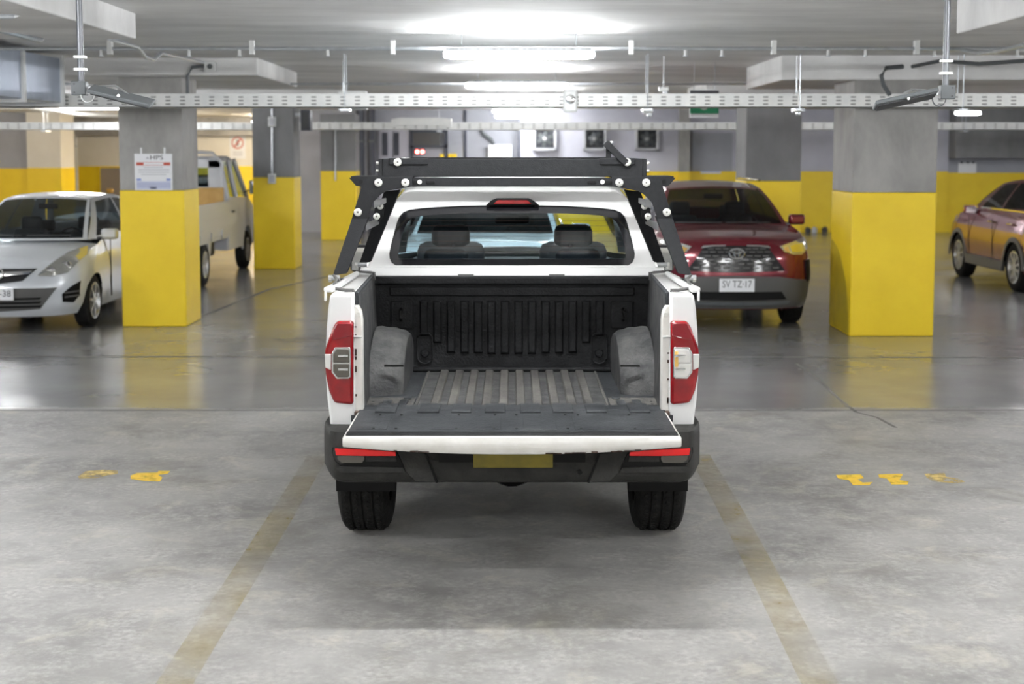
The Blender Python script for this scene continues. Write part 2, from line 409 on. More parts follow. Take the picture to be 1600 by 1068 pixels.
lamp(-8.1, 27.2, ZL, label='ceiling lamp at upper left behind the duct, half hidden by column')
lamp(-8.1, 33, ZL, m='lamp_warm'); lamp(-9.5, 39, ZL, m='lamp_warm'); lamp(-6.9, 41.5, ZL, m='lamp_warm'); lamp(-14, 33, ZL, m='lamp_warm')
lamp(9.97, 31.3, ZL, .55, label='short ceiling lamp at upper right beside the broad column')
for y in (.4, 5.4):  # unseen lamp pairs added to brighten the near floor and ceiling
    lamp(-3.9, y, ZL); lamp(3.9, y, ZL)
lamp(14.5, 12, ZL); lamp(14.5, 24, ZL); lamp(-14, 10, ZL); lamp(-14, 21, ZL)

# ------------------------------------------------------------------ trays, duct, conduits
def tray(name, x0, x1, y, z0, z1, label, step, dep=.2, hang=()):
    t = thing(name, label, 'cable tray', (0, y, z0), 'perforated cable trays')
    b = MB(); b.box(x0, x1, y, y + .012, z0, z1); b.box(x0, x1, y + dep, y + dep + .012, z0, z1); b.box(x0, x1, y, y + dep, z0, z0 + .01); b.build('channel', 'tray', t)
    s = MB(); x = x0 + .1; h = z1 - z0
    while x < x1:
        for q in (.25, .5, .75): s.box(x, x + .055, y - .002, y + .003, z0 + q*h - .006, z0 + q*h + .006)
        x += step
    o = s.build('slots', 'slot', t); o['kind'] = 'stuff'
    for hx in hang:
        for e in (0, dep):
            MB().tube([(hx, y + e, z0 - .03), (hx, y + e, ZC)], .006, 6).build('hanger_rod', 'galv', t)
        MB().box(hx - .05, hx + .05, y - .02, y + dep + .02, z0 - .035, z0 - .012).build('hanger_foot', 'galv', t)
    return t
YT = 15.42
tray('cable_tray', -7.6, 9.5, YT, pz(168,YT), pz(146,YT), 'long white slotted cable tray crossing in front of the columns', .157, .2,
     [px(u,150,YT) for u in (538, 1012, 1250, 1505)] + [-6.4])
YT2 = 29.3
tray('cable_tray', -12.0, 14, YT2, pz(203,YT2), pz(191,YT2), 'distant slotted cable tray running behind the columns', .22, .25, [-9.6, -1.5, 9.3])
t = thing('cable_tray_bridge', 'raised hump of cable tray above the distant tray', 'cable tray', (px(660,190,YT2), YT2 - .1, 2.7), 'perforated cable trays')
zz0, zz1 = pz(197,YT2), pz(184,YT2)
A = [px(u,190,YT2) for u in (612, 628, 690, 706)]
poly = [(A[0], zz0-.02), (A[1], zz1-.16), (A[2], zz1-.16), (A[3], zz0-.02), (A[3], zz0+.14), (A[2]+.03, zz1), (A[1]-.03, zz1), (A[0], zz0+.14)]
MB().prism(poly, 'y', YT2 - .14, YT2 - .02).build('channel', 'tray', t)
# ventilation duct
XD = -4.80
t = thing('ventilation_duct', 'blue-grey rectangular ventilation duct with pale flange bands at upper left', 'duct', (XD - .5, 11, 2.55))
MB().box(XD - 1.0, XD, 3, 15.28, 2.56, 3.03).build('casing', 'duct', t, .01)
for y in (15.26, 14.05, 12.8, 11.6, 10.4, 9.2, 8, 6.8): MB().box(XD - 1.03, XD + .03, y - .035, y + .035, 2.525, 3.06).build('flange', 'white_plastic', t, .004)
def conduit(name, pts, r, label, m='galv', clips=(), cat='conduit'):
    t = thing(name, label, cat, pts[0], 'ceiling conduits')
    MB().tube(pts, r, 8).build('pipe', m, t)
    for c in clips:
        MB().box(c[0]-.02, c[0]+.02, c[1]-.03, c[1]+.03, c[2]-.05, c[2]+.07).build('clip', 'white_plastic', t)
    return t
yq = 12.55; zq = pz(76, yq)
conduit('conduit', [(-4.76, yq, zq), (7.5, yq, zq)], .016, 'straight metal conduit crossing the ceiling beside the nearest lamp',
        clips=[(px(u,77,yq), yq, zq) for u in (172, 394, 614, 986, 1209, 1432)])
ORD = 'first second third fourth fifth sixth seventh eighth ninth last'.split()
for iu, u in enumerate((158, 295, 374, 512, 1071, 1128, 1294, 1352, 1460, 1590)):
    p = pt(u, 82, yq); t = thing('sprinkler_head', 'small white sprinkler head under straight ceiling conduit, %s from the left' % ORD[iu], 'sprinkler', p, 'sprinkler heads along the conduit'); p = Vector((p.x, yq, zq - .035))
    MB().cyl(p, .014, .05, 'z', 8).build('body', 'white_plastic', t); MB().cyl(p - Vector((0,0,.03)), .022, .008, 'z', 8).build('deflector', 'galv', t)
yq2 = 18.5
conduit('conduit', [(-6, yq2, pz(131,yq2)), (6, yq2, pz(131,yq2))], .015, 'second metal conduit crossing the ceiling at the second lamp')
def P(*a): return [tuple(pt(*q)) for q in a]
conduit('conduit', P((170,60,11),(215,74,11.6),(228,90,12),(240,93,12.2),(252,83,12.6),(300,94,14.5),(318,98,yc-.52)), .017, 'looped grey conduit leading to small box at upper left')
conduit('conduit', P((0,47,10.3),(50,60,10.6),(62,63,10.8),(67,58,11)), .02, 'short pale conduit at the top left corner by the duct')
conduit('conduit', P((-5,25,9),(20,25,9),(32,20,9.1),(38,0,9.2),(38,-20,9.3)), .02, 'bent grey conduit in the extreme top left corner')
conduit('conduit', P((319,103,yc-.5),(300,105,yc-.5),(293,118,yc-.5),(293,162,yc-.5)), .02, 'dark flexible conduit dropping beside the front left column', 'wire')
YJ = yc - .50
b = thing('junction_box', 'white square junction box on the slab edge at upper left', 'box', pt(329,104,YJ))
c = pt(329,104,YJ); MB().cbox(c, (.13,.08,.11)).build('casing', 'white_plastic', b, .01); MB().cyl(c - Vector((0,.045,0)), .03, .01, 'y', 10).build('knockout', 'grey_plastic', b)
conduit('conduit', P((1410,104,15.5),(1385,106,15.3),(1377,118,15.25),(1380,132,15.25),(1390,148,15.3)), .024, 'curved blue-grey flexible conduit beside the broad right column', 'grey_plastic')
conduit('conduit', P((1600,70,11),(1560,80,11.4),(1530,83,11.8),(1500,77,12.2),(1440,76,12.5)), .017, 'wavy metal conduit at the upper right')
conduit('conduit', P((1600,95,13.5),(1530,100,14),(1470,95,15),(1425,104,15.3)), .02, 'sloping grey conduit near the right pole', 'grey_plastic')
conduit('conduit', P((425,160,y2-.03),(425,278,y2-.03)), .018, 'vertical metal conduit running down second left column')
bb = thing('switch_box', 'small pale box at the top of second left column conduit', 'box', pt(425,190,y2-.05)); MB().cbox(pt(425,190,y2-.05),(.13,.08,.17)).build('casing','white_plastic',bb,.01); MB().cbox(pt(425,190,y2-.095),(.09,.012,.12)).build('lid','sign_grey',bb)
bb = thing('switch_box', 'small grey switch box at the yellow paint line of second left column', 'box', pt(425,279,y2-.05)); MB().cbox(pt(425,279,y2-.05),(.13,.08,.17)).build('casing','white_plastic',bb,.01); MB().cbox(pt(425,279,y2-.095),(.09,.012,.12)).build('lid','sign_grey',bb)
conduit('conduit', P((524,190,y3-.03),(524,282,y3-.03)), .02, 'vertical conduit running down farthest left column')
conduit('conduit', P((-20,168,25),(40,167,26),(90,172,27),(120,178,28),(200,181,30)), .04, 'sagging cream pipe under the ceiling at far left', 'cream', cat='pipe')

# hanging pole fixtures
def pole_fixture(side, label):
    D = 7.65; u0 = 127 if side < 0 else 1477
    p = pt(u0, 138 if side < 0 else 144, D); x = p.x; zb = p.z
    t = thing('pole_fixture', label, 'fixture', (x, D, zb), 'pole-hung angled fixtures')
    MB().tube([(x, D, zb), (x, D, ZC)], .017, 12).build('pole', 'pole_grey', t)
    MB().cyl((x, D, ZC - .01), .05, .02, 'z', 16).build('ceiling_plate', 'galv', t)
    bx = MB().cbox((x - side*-.008, D, zb), (.078, .06, .075)).build('junction_box', 'grey_plastic', t, .005)
    for dz in (-.022, .022): MB().cyl((x + side*.028, D - .031, zb + dz), .005, .004, 'y', 8).build('screw', 'dark_plastic', bx)
    for dz in (.10, .165):
        MB().cbox((x, D - .004, zb + dz), (.062, .045, .016)).build('clip', 'white_plastic', t, .003)
    s = -side; e = pt(232 if side < 0 else 1373, 161 if side < 0 else 164, D - .12)
    a = Vector((x + s*.075, D - .01, zb - .005)); d = (e - a); L = d.length; ang = math.atan2(d.z, d.x*s)
    R = Matrix.Rotation(-ang if s > 0 else PI + ang, 4, 'Y') @ Matrix.Rotation(math.radians(18), 4, 'X')
    mid = (a + e) / 2
    MB().cbox(mid, (L, .11, .022), R).build('bar', 'grey_plastic', t, .006)
    MB().cbox(mid + Vector((0, 0, -.014)), (L*.92, .085, .012), R).build('lens', 'dark_plastic', t, .004)
    MB().cyl(mid + Vector((0, -.058, .0)), .008, .006, 'y', 8).build('knob', 'chrome', t)
    MB().tube([a + Vector((s*.03,0,.015)), a + Vector((s*.10,.03,.02)), mid + Vector((0,.03,.03)), mid + Vector((s*.03,.03,.008))], .006, 6).build('bracket', 'alu', t)
    MB().cbox((x + s*.055, D, zb - .002), (.035,.025,.03)).build('hinge', 'alu', t, .004)
    ca = [(x + s*.005 + s*.06*(1-math.cos(q))*.5*1.2, D - .03, zb - .035 - .04*math.sin(q)) for q in lin(0, PI, 9)]
    MB().tube(ca, .0035, 6).build('cable', 'white_plastic' if side < 0 else 'wire', t)
pole_fixture(-1, 'angled grey bar fixture hanging on ceiling pole at the left')
pole_fixture(1, 'angled grey bar fixture hanging on ceiling pole at the right')

# small ceiling things
def small(name, label, cat, p, parts):
    t = thing(name, label, cat, p)
    for nm, m, d, off, bv in parts: MB().cbox(p + Vector(off), d).build(nm, m, t, bv)
    return t
p = pt(1100,163,16.9)
t = thing('exit_sign', 'green and white exit sign hanging behind the front cable tray', 'sign', p)
zt, zm, zb_ = pz(140,16.9), pz(160,16.9), pz(184,16.9); xa, xb = px(1078,160,16.9), px(1123,160,16.9)
MB().box(xa, xb, 16.9, 16.93, zb_, zt).build('board', 'sign_white', t, .004)
MB().box(xa, xb, 16.893, 16.899, zb_ + .05, zm + .06).build('green_field', 'sign_green', t)
MB().box(xa, xb, 16.893, 16.899, zt - .05, zt - .01).build('dark_band', 'sign_black', t)
MB().lathe([(.038, 0), (.058, 0), (.058, .004), (.038, .004)], (p.x, 16.888, zm - .03), 'y', 20, True).build('ring', 'sign_white', t)
for x in (xa + .05, xb - .05): MB().tube([(x, 16.915, zt), (x, 16.915, ZC)], .004, 6).build('hanger', 'galv', t)
p = pt(551,157,16.6); small('emergency_light', 'flat white emergency light straddling the tray left of centre', 'lamp', p,
    [('body', 'white_plastic', (.34,.10,.22), (0,0,0), .01), ('cover', 'sign_grey', (.28,.02,.05), (0,-.055,-.07), .004), ('stem', 'galv', (.02,.02,.42), (-.1,0,.28), 0)])
p = pt(891,158,15.30); t = thing('emergency_spotlight', 'white square spotlight with round lens in front of the tray', 'lamp', p)
MB().cbox(p, (.15,.09,.24)).build('body', 'white_plastic', t, .03, seg=3); MB().lathe([(.045,0),(.05,-.02),(.04,-.03),(.0,-.035)], p + Vector((0,-.045,.02)), 'y', 16).build('lens', 'chrome', t)
MB().cbox(p + Vector((0,.075,0)), (.06,.085,.05)).build('mount', 'galv', t)
for u, v, lab in ((1012,173,'small grey sensor hanging under the tray right of pickup'), (1245,171,'small white sensor under the tray before second right column'), (1037,139,'small white box above the tray right of centre')):
    p = pt(u, v, 15.8); small('sensor', lab, 'sensor', p, [('body','white_plastic',(.11,.09,.06),(0,0,0),.015), ('cap','galv',(.05,.05,.05),(.02,0,-.04),.01), ('stem','galv',(.010,.010,ZC-p.z-.02),(.0,.0,(ZC-p.z)/2+.012),0)])
p = pt(479,188,25.0); small('speaker_box', 'dark blue box fixed high beside second left column', 'speaker', p, [('cabinet','door_dark',(.17,.3,.36),(0,0,0),.01), ('grille','dark_plastic',(.12,.02,.3),(0,-.155,0),.004), ('bracket','galv',(.2,.05,.05),(-.12,0,.1),0)])

# signs
def notice(u0, u1, v0, v1, D, label, rows, name='notice_sign', head=None):
    p = pt((u0+u1)/2, (v0+v1)/2, D); t = thing(name, label, 'sign', p)
    a, b = px(u0,236,D), px(u1,236,D); zt_, zb = pz(v0,D), pz(v1,D); W = b - a; H = zt_ - zb
    MB().box(a, b, D - .012, D - .002, zb, zt_).build('board', 'sign_white', t, .002)
    for nm, m, x0, x1, q0, q1 in rows:
        MB().box(a + x0*W, a + x1*W, D - .0145, D - .0125, zt_ - q1*H, zt_ - q0*H).build(nm, m, t)
    return t, a, b, zb, zt_
rows = [('red_bar','sign_red',.05,.24,.235,.32),('red_bar','sign_red',.77,.95,.235,.32),('red_rule','sign_red',.24,.77,.235,.245),('red_rule','sign_red',.24,.77,.31,.32)]
for i, (x0, x1) in enumerate(((.25,.75),(.1,.92),(.1,.92),(.17,.84))): rows.append(('text_line','sign_grey',x0,x1,.365+.065*i,.385+.065*i))
rows += [('blue_bar','sign_blue',.05,.17,.68,.74),('blue_bar','sign_blue',.84,.95,.68,.74),('blue_panel','sign_paleblue',.05,.95,.755,.97),('blue_cell','sign_blue',.4,.58,.915,.955),('blue_rule','sign_blue',.05,.95,.82,.832),('blue_rule','sign_blue',.05,.95,.88,.89)]
t, a, b_, zb, zt_ = notice(210,269,240,297,yc, 'white notice with red and blue panels on front left column', rows)
textmesh('HPS', .075, 'lettering', 'sign_black', t, Matrix.Translation((lerp(a,b_,.59), yc-.0145, lerp(zt_,zb,.11))) @ FACE, 1.25)
MB().prism([(lerp(a,b_,.30), lerp(zt_,zb,.145)), (lerp(a,b_,.40), lerp(zt_,zb,.145)), (lerp(a,b_,.35), lerp(zt_,zb,.075))], 'y', yc-.0145, yc-.0125).build('emblem','sign_grey',t)
for f in (.18,.8): MB().box(lerp(a,b_,f)-.01, lerp(a,b_,f)+.01, yc-.006, yc-.002, zt_, zt_+.07).build('tape','sign_white',t)
notice(1095,1127,240,271,YB-.2, 'distant white notice with red and blue bands right of the fans',
       [('red_rule','sign_red',.08,.92,.24,.29),('text_line','sign_grey',.15,.85,.4,.44),('text_line','sign_grey',.15,.85,.5,.54),('blue_panel','sign_paleblue',.06,.94,.68,.95)])
notice(1498,1526,254,270,YB-.1, 'small pale sign on far right wall above the yellow band', [('dark_clip','sign_black',.1,.25,-.12,.06),('dark_clip','sign_black',.45,.6,-.12,.06),('dark_clip','sign_black',.75,.9,-.12,.06)])
for (u0,u1,v0,v1,D,lab) in ((359,384,209,248,YL,'white prohibition sign with red ring on cream wall above lorry'), (487,503,205,232,YL,'white prohibition sign on cream wall beside farthest left column')):
    t, a, b_, zb, zt_ = notice(u0,u1,v0,v1,D,lab,[('text_line','sign_grey',.2,.8,.72,.76),('text_line','sign_grey',.2,.8,.82,.86)], 'prohibition_sign')
    cx = (a+b_)/2; cz = lerp(zt_,zb,.36); r = (b_-a)*.38
    MB().lathe([(r*.8,0),(r,0),(r,.004),(r*.8,.004)], (cx, D-.018, cz), 'y', 24, True).build('red_ring','sign_red',t)
    MB().cbox((cx, D-.014, cz), (r*.25,.004,r*1.6), Matrix.Rotation(math.radians(40),4,'Y')).build('slash','sign_red',t)
    MB().cbox((cx, D-.0135, cz), (r*.3,.003,r*.9)).build('figure','sign_black',t)

# back wall things
def fan(u, label, dim):
    D = YB - .5; p = pt(u, 217, D); h = .29; t = thing('wall_fan', label, 'fan', p, 'square wall fans')
    b = MB()
    for (x0,x1,z0,z1) in ((-h,h,h-.06,h),(-h,h,-h,-h+.06),(-h,-h+.06,-h,h),(h-.06,h,-h,h)): b.box(p.x+x0,p.x+x1,D-.22,D-.002,p.z+z0,p.z+z1)
    b.build('frame','sign_grey',t,.008)
    MB().box(p.x-h+.02,p.x+h-.02,D-.05,D-.02,p.z-h+.02,p.z+h-.02).build('back_plate','door_dark',t)
    MB().lathe([(.225,-.2),(.245,-.2),(.245,-.06),(.225,-.06)],(p.x,D,p.z),'y',24,True).build('shroud','dark_plastic',t)
    for k in range(6):
        a = 2*PI*k/6 + u; R = Matrix.Rotation(a,4,'Y') @ Matrix.Rotation(.5,4,'Z')
        MB().cbox(p + Vector((0,-.13,0)) + (Matrix.Rotation(a,4,'Y') @ Vector((.125,0,0))), (.17,.012,.10), R).build('blade','grey_plastic',t)
    MB().lathe([(.0,-.19),(.04,-.18),(.055,-.15),(.055,-.08)],(p.x,D,p.z),'y',14).build('hub','alu',t)
fan(851,'square wall fan nearest the bright ceiling lamps, leftmost of three',False); fan(929,'middle one of three square fans on the far wall',True); fan(1010,'rightmost of three square wall fans, above rack end bracket',True)
for u, lab in ((563,'dark vertical riser pipe nearest the farthest left column'),(580,'dark vertical riser pipe beside the grey double door')):
    x = px(u,220,YB-.3); t = thing('riser_pipe', lab, 'pipe', (x,YB-.3,0), 'dark riser pipes'); MB().cyl((x,YB-.3,ZC/2),.10,ZC,'z',16).build('pipe','door_dark',t)
    for z in (.6,2.3): MB().cyl((x,YB-.3,z),.118,.06,'z',16).build('collar','wire',t)
t = thing('double_door', 'pale grey double door with two narrow dark windows, left of red lights', 'door', (px(615,236,YB),YB,0))
for (u0,u1,w0,w1) in ((592,614,598,606),(615,640,616,624)):
    d = MB().box(px(u0,236,YB),px(u1,236,YB),YB-.08,YB-.002,0,pz(200,YB)).build('door_leaf','lavender',t,.006)
    MB().box(px(w0,236,YB),px(w1,236,YB),YB-.1,YB-.075,pz(243,YB),pz(207,YB)).build('window','door_dark',d)
    MB().box(px(w1+3,236,YB),px(w1+4.5,236,YB),YB-.13,YB-.075,1.4,1.75).build('handle','galv',d)
t = thing('service_doorway', 'dark framed service doorway with upper window behind the roof rack', 'doorway', (px(670,236,YB),YB,0))
MB().box(px(641,236,YB),px(646,236,YB),YB-.12,YB-.002,0,pz(205,YB)).build('frame_post','door_dark',t)
MB().box(px(695,236,YB),px(700,236,YB),YB-.12,YB-.002,0,pz(205,YB)).build('frame_post','door_dark',t)
MB().box(px(641,236,YB),px(700,236,YB),YB-.12,YB-.002,pz(231,YB),pz(227,YB)).build('frame_rail','door_dark',t)
MB().box(px(641,236,YB),px(700,236,YB),YB-.12,YB-.002,pz(207,YB),pz(203,YB)).build('frame_rail','door_dark',t)
MB().box(px(646,236,YB),px(688,236,YB),YB-.05,YB-.002,pz(227,YB),pz(207,YB)).build('window','cladding',t)
MB().box(px(646,236,YB),px(695,236,YB),YB-.05,YB-.002,0,pz(231,YB)).build('door_panel','bluegrey',t)
t = thing('signal_light', 'pair of glowing red signal lights on the far doorway', 'light', pt(656,237,YB-.12))
MB().cbox(pt(655,237,YB-.14),(.26,.05,.12)).build('housing','red_dark',t,.01)
for u in (652,660): MB().lathe([(.045,0),(.035,-.02),(.0,-.025)],pt(u,237,YB-.165),'y',12).build('lens','red_led',t)
for u in (727, 811):
    struct(MB().box(px(u-2,236,YB),px(u+2,236,YB),YB-.55 if u > 800 else YB-.05,YB-.002,0,ZC).build('trim_3' if u < 800 else 'trim_4','door_dark'))
t = thing('electrical_cabinet', 'pale grey electrical cabinet with glowing indicator above roof rack', 'cabinet', pt(781,245,YB))
MB().box(px(763,236,YB),px(800,236,YB),YB-.25,YB-.002,pz(262,YB),pz(226,YB)).build('casing','sign_white',t,.01)
MB().box(px(765,236,YB),px(798,236,YB),YB-.262,YB-.25,pz(260,YB),pz(228,YB)).build('door','white_plastic',t,.004)
MB().lathe([(.025,0),(.02,-.015),(.0,-.02)],pt(781,233,YB-.262),'y',10).build('indicator','red_led',t)
conduit('conduit', P((772,226,YB-.1),(768,218,YB-.1),(755,208,YB-.1),(752,200,YB-.1)), .05, 'dark cable rising from the electrical cabinet toward the tray', 'wire', cat='cable')
for u, lab in ((690,'small yellow box peeking above the roof rack, left one of two'),(707,'small yellow box peeking above the roof rack, right one of two')):
    p = pt(u,247,YB-.24); small('alarm_box', lab, 'box', p, [('casing','yellow',(.22 if u>700 else .1,.12,.22),(0,0,0),.01),('lid','yellow_dark',(.08,.02,.1),(0,-.065,0),.004),('bracket','galv',(.05,.18 if u > 700 else .13,.03),(0,.15 if u > 700 else .125,0),0)])
t = thing('wall_door', 'grey door panel in wall right of the fans', 'door', (px(1112,236,YB-.2),YB-.2,0))
MB().box(px(1081,236,YB-.2),px(1144,236,YB-.2),YB-.23,YB-.202,pz(267.5,YB-.2)+.003,pz(207,YB-.2)).build('leaf','bluegrey',t,.004)
MB().box(px(1079,236,YB-.2),px(1081.5,236,YB-.2),YB-.26,YB-.202,pz(267.5,YB-.2)+.003,pz(205,YB-.2)).build('frame_post','concrete_dark',t)
t = thing('recess_door', 'brown recessed doorway behind the silver car, partly hidden by column', 'doorway', (px(172,270,YL),YL,0))
MB().box(px(157,270,YL),px(193,270,YL),YL-.03,YL-.006,0,pz(262,YL)).build('leaf','door_brown',t)
MB().box(px(155,270,YL),px(157,270,YL),YL-.08,YL-.006,0,pz(261,YL)).build('frame_post','yellow',t)
t = thing('wall_pipe', 'white vertical pipe on cream wall above the silver car', 'pipe', (px(119,250,YL-.1),YL-.1,0)); MB().cyl((px(119,250,YL-.1),YL-.1,ZC/2),.05,ZC,'z',10).build('pipe','white_plastic',t); MB().cyl((px(119,250,YL-.1),YL-.1,2.2),.07,.05,'z',10).build('clip','galv',t)
p = pt(172,298,YL-.6); small('warning_lamp', 'orange box above the silver car roof by the column', 'box', Vector((p.x,p.y,p.z)), [('body','amber',(.2,.15,.14),(0,0,0),.03),('post','wire',(.05,.05,p.z-.07),(0,0,-p.z/2-.035),0)])
for i, (u, m, lab) in enumerate(((1262,'bag_dark','dark bundle lying at foot of yellow back wall, left'),(1272,'bag_white','pale blue-white bundle at foot of yellow back wall'),(1288,'bag_dark','dark flat bundle at foot of yellow back wall, right'))):
    D = YB-.55; x = px(u,362,D); t = thing('bundle', lab, 'bundle', (x,D,0), 'bundles at the wall')
    b = MB(); b.lathe([(.01,.0),(.065,.01),(.075,.06),(.055,.13),(.01,.16)],(x,D,0),'z',10)
    for q in range(len(b.v)): b.v[q].x = x + (b.v[q].x-x)*(1+.3*math.sin(q*1.7)); b.v[q].z *= .9+.2*math.sin(q*2.3+i)
    b.build('sack',m,t); MB().cbox((x+.01,D-.03,.13),(.06,.05,.03)).build('fold',m,t,.01)
# ------------------------------------------------------------------ vehicle helpers
def wheel(parent, c, r, wd, rimr, side, xf=None, spokes=10, rim='rim_alloy', tread=False):
    """wheel with its axle along x; side = +1/-1 is the outer face"""
    cx, cy, cz = c; s = side
    pr = [(rimr, -wd*.46), (rimr+.02, -wd*.5), (r-.075, -wd*.52), (r-.035, -wd*.48), (r-.010, -wd*.42), (r, -wd*.34)]
    if tread:
        for g in (-.22, 0.0, .22): pr += [(r, (g-.022)*wd), (r-.010, (g-.018)*wd), (r-.010, (g+.018)*wd), (r, (g+.022)*wd)]
    pr += [(r, wd*.34), (r-.010, wd*.42), (r-.035, wd*.48), (r-.075, wd*.52), (rimr+.02, wd*.5), (rimr, wd*.46)]
    ty = MB(xf); ty.lathe(pr, c, 'x', 40, True); w_ = ty.build('tyre', 'rubber', parent, ang=30)
    if tread:
        b = MB(xf)
        for k in range(72):
            a = 2*PI*k/72
            for q, (g, sk) in enumerate(((-.31,.5),(-.13,.5),(.11,0),(.31,.5))):
                aa = a + sk*2*PI/72
                p = Vector((cx + g*wd, cy + (r+.001)*math.cos(aa), cz + (r+.001)*math.sin(aa)))
                if p.z < .012: continue
                b.cbox(p, (wd*.075, .019, .007), Matrix.Rotation(aa - PI/2, 4, 'X') @ Matrix.Rotation(.5 if q % 2 else -.5, 4, 'Z'))
        b.build('tread', 'rubber', w_)['kind'] = 'stuff'
    R = MB(xf); o = s*wd*.5
    R.lathe([(rimr, -s*wd*.4), (rimr+.006, o*.96), (rimr-.015, o*.98), (rimr-.03, o*.7), (rimr-.03, -s*wd*.4)], c, 'x', 32, True)
    rm = R.build('rim', rim, parent)
    for k in range(spokes):
        a = 2*PI*k/spokes + .3; m_ = Vector((cx + o*.80, cy + rimr*.52*math.cos(a), cz + rimr*.52*math.sin(a)))
        MB(xf).cbox(m_, (.03, rimr*.16, rimr*.88), Matrix.Rotation(a - PI/2, 4, 'X')).build('spoke', rim, rm, .006)
    MB(xf).lathe([(.0, o*.98), (.045, o*.96), (.06, o*.85), (.06, o*.4)], c, 'x', 16).build('hub_cap', rim, rm)
    MB(xf).lathe([(rimr*.9, o*.35), (rimr*.9, o*.30)], c, 'x', 24).build('brake_disc', 'rim_dark', rm)

class Car:
    """hatchback / SUV body; local frame: front at y=0 looking to -y, x right"""
    def __init__(s, root, M, **k): s.root = root; s.M = M; s.__dict__.update(k)
    def W(s, y, z): return s.hw * table(s.wz, z) * table(s.wy, y)
    def front(s, x, z):
        W = s.W(.6, z); q = min(abs(x)/W, .9999); return table(s.yf, z) + s.Rf*(1 - (1 - q**s.nf)**(1/s.nf))
    def outline(s, z):
        pts = []
        for th in lin(0, PI/2, 14):
            pts.append((s.W(.6, z)*max(math.sin(th), 0)**(2/s.nf), table(s.yf, z) + s.Rf*(1 - max(math.cos(th), 0)**(2/s.nf))))
        y0 = table(s.yf, z) + s.Rf; y1 = s.L - table(s.yrr, z) - s.Rr
        for q in s.stations: pts.append((s.W(lerp(y0, y1, q), z), lerp(y0, y1, q)))
        for th in lin(PI/2, 0, 12):
            pts.append((s.W(s.L-.6, z)*max(math.sin(th), 0)**(2/s.nr), s.L - table(s.yrr, z) - s.Rr*(1 - max(math.cos(th), 0)**(2/s.nr))))
        return pts
    def zbot(s, y):
        z = table(s.sill, y)
        for a in s.axles:
            if abs(y - a) < s.ra: z = max(z, s.rw + math.sqrt(max(s.ra**2 - (y-a)**2, 0)) - .02)
        return z
    def body(s):
        y0 = s.Rf; y1 = s.L - s.Rr; S_ = set(lin(0, 1, 24)[1:-1])
        for a in s.axles:
            for q in lin(-s.ra*1.001, s.ra*1.001, 15):
                t = (a + q - y0)/(y1 - y0)
                if 0 < t < 1: S_.add(t)
        s.stations = sorted(S_)
        ref = s.outline(.6); n = len(ref); nz = 12
        zt = [table(s.zt, p[1]) for p in ref]; zb = [s.zbot(p[1]) for p in ref]
        def S3(i, j):
            z = lerp(zb[i], zt[i], j/(nz-1)); p = s.outline(z)[i]; return (p[0], p[1], z)
        cache = [[S3(i, j) for j in range(nz)] for i in range(n)]
        b = MB(s.M)
        for sg in (1, -1): b.grid(lambda i, j: (cache[i][j][0]*sg, cache[i][j][1], cache[i][j][2]), range(n), range(nz))
        def deck(i0, i1, cr):
            b.grid(lambda i, u: (cache[i][nz-1][0]*u, cache[i][nz-1][1] - 0*u, cache[i][nz-1][2] + cr*(1-u*u)*min(1, cache[i][nz-1][0]/.5)), range(i0, i1), lin(-1, 1, 13))
        ic = max(i for i in range(n//2+10) if cache[i][nz-1][1] <= s.cowl); ir = min(i for i in range(n//2, n) if cache[i][nz-1][1] >= s.deck)
        deck(0, ic+2, s.crown); deck(ir, n, .03)
        s.cache = cache
        bo = b.build('body_shell', s.paint, s.root, ang=50)
        u = MB(s.M); y1_ = s.L - .25
        u.box(-s.hw*.72, s.hw*.72, .25, y1_, s.sill[0][1] + .02, s.sill[0][1] + .06)
        for a in s.axles:
            for sg in (-1, 1):
                u.grid(lambda t, x: (x*sg, a + s.ra*1.0*math.cos(t), s.rw - .02 + s.ra*1.0*math.sin(t)), lin(0, PI, 14), (s.hw*.55, s.hw*.955))
        u.build('underbody', 'bumper_dark', s.root)
        return bo
    def patch(s, name, m, top, bot, parent=None, off=.006, rows=4, sub=3, mirror=False, thick=.02):
        """raised piece on the front fascia between two polylines of (x, z)"""
        def res(pl):
            o = []
            for a, c in zip(pl, pl[1:]):
                for q in range(sub): o.append((lerp(a[0], c[0], q/sub), lerp(a[1], c[1], q/sub)))
            return o + [pl[-1]]
        T, B = res(top), res(bot); n = len(T); out = []
        for sg in ((1, -1) if mirror else (1,)):
            def f(i, j, of):
                x = lerp(T[i][0], B[i][0], j/rows); z = lerp(T[i][1], B[i][1], j/rows); e = .01
                q = min(max(abs(x), 0), s.W(.6, z)*.985); gx = (s.front(q+e, z) - s.front(q-e, z))/(2*e) if q > e else 0
                gx = min(gx, 3.0); nrm = Vector((gx if x >= 0 else -gx, -1, 0)).normalized()
                p = Vector((x if abs(x) < q+1e-6 else math.copysign(q, x), s.front(q, z), z)) + nrm*of; return (p.x*sg, p.y, p.z)
            b = MB(s.M); N = n*(rows+1); vs = [f(i, j, off) for i in range(n) for j in range(rows+1)] + [f(i, j, off - thick) for i in range(n) for j in range(rows+1)]
            fs = [(i*(rows+1)+j, (i+1)*(rows+1)+j, (i+1)*(rows+1)+j+1, i*(rows+1)+j+1) for i in range(n-1) for j in range(rows)]
            R_ = rows+1; edge = [i*R_ for i in range(n)] + [(n-1)*R_ + j for j in range(1, R_)] + [i*R_ + rows for i in range(n-2, -1, -1)] + [j for j in range(rows-1, 0, -1)]
            fs += [(edge[k], edge[(k+1) % len(edge)], edge[(k+1) % len(edge)] + N, edge[k] + N) for k in range(len(edge))]
            b.add(vs, fs); out.append(b.build(name, m, parent or s.root, ang=40))
        return out
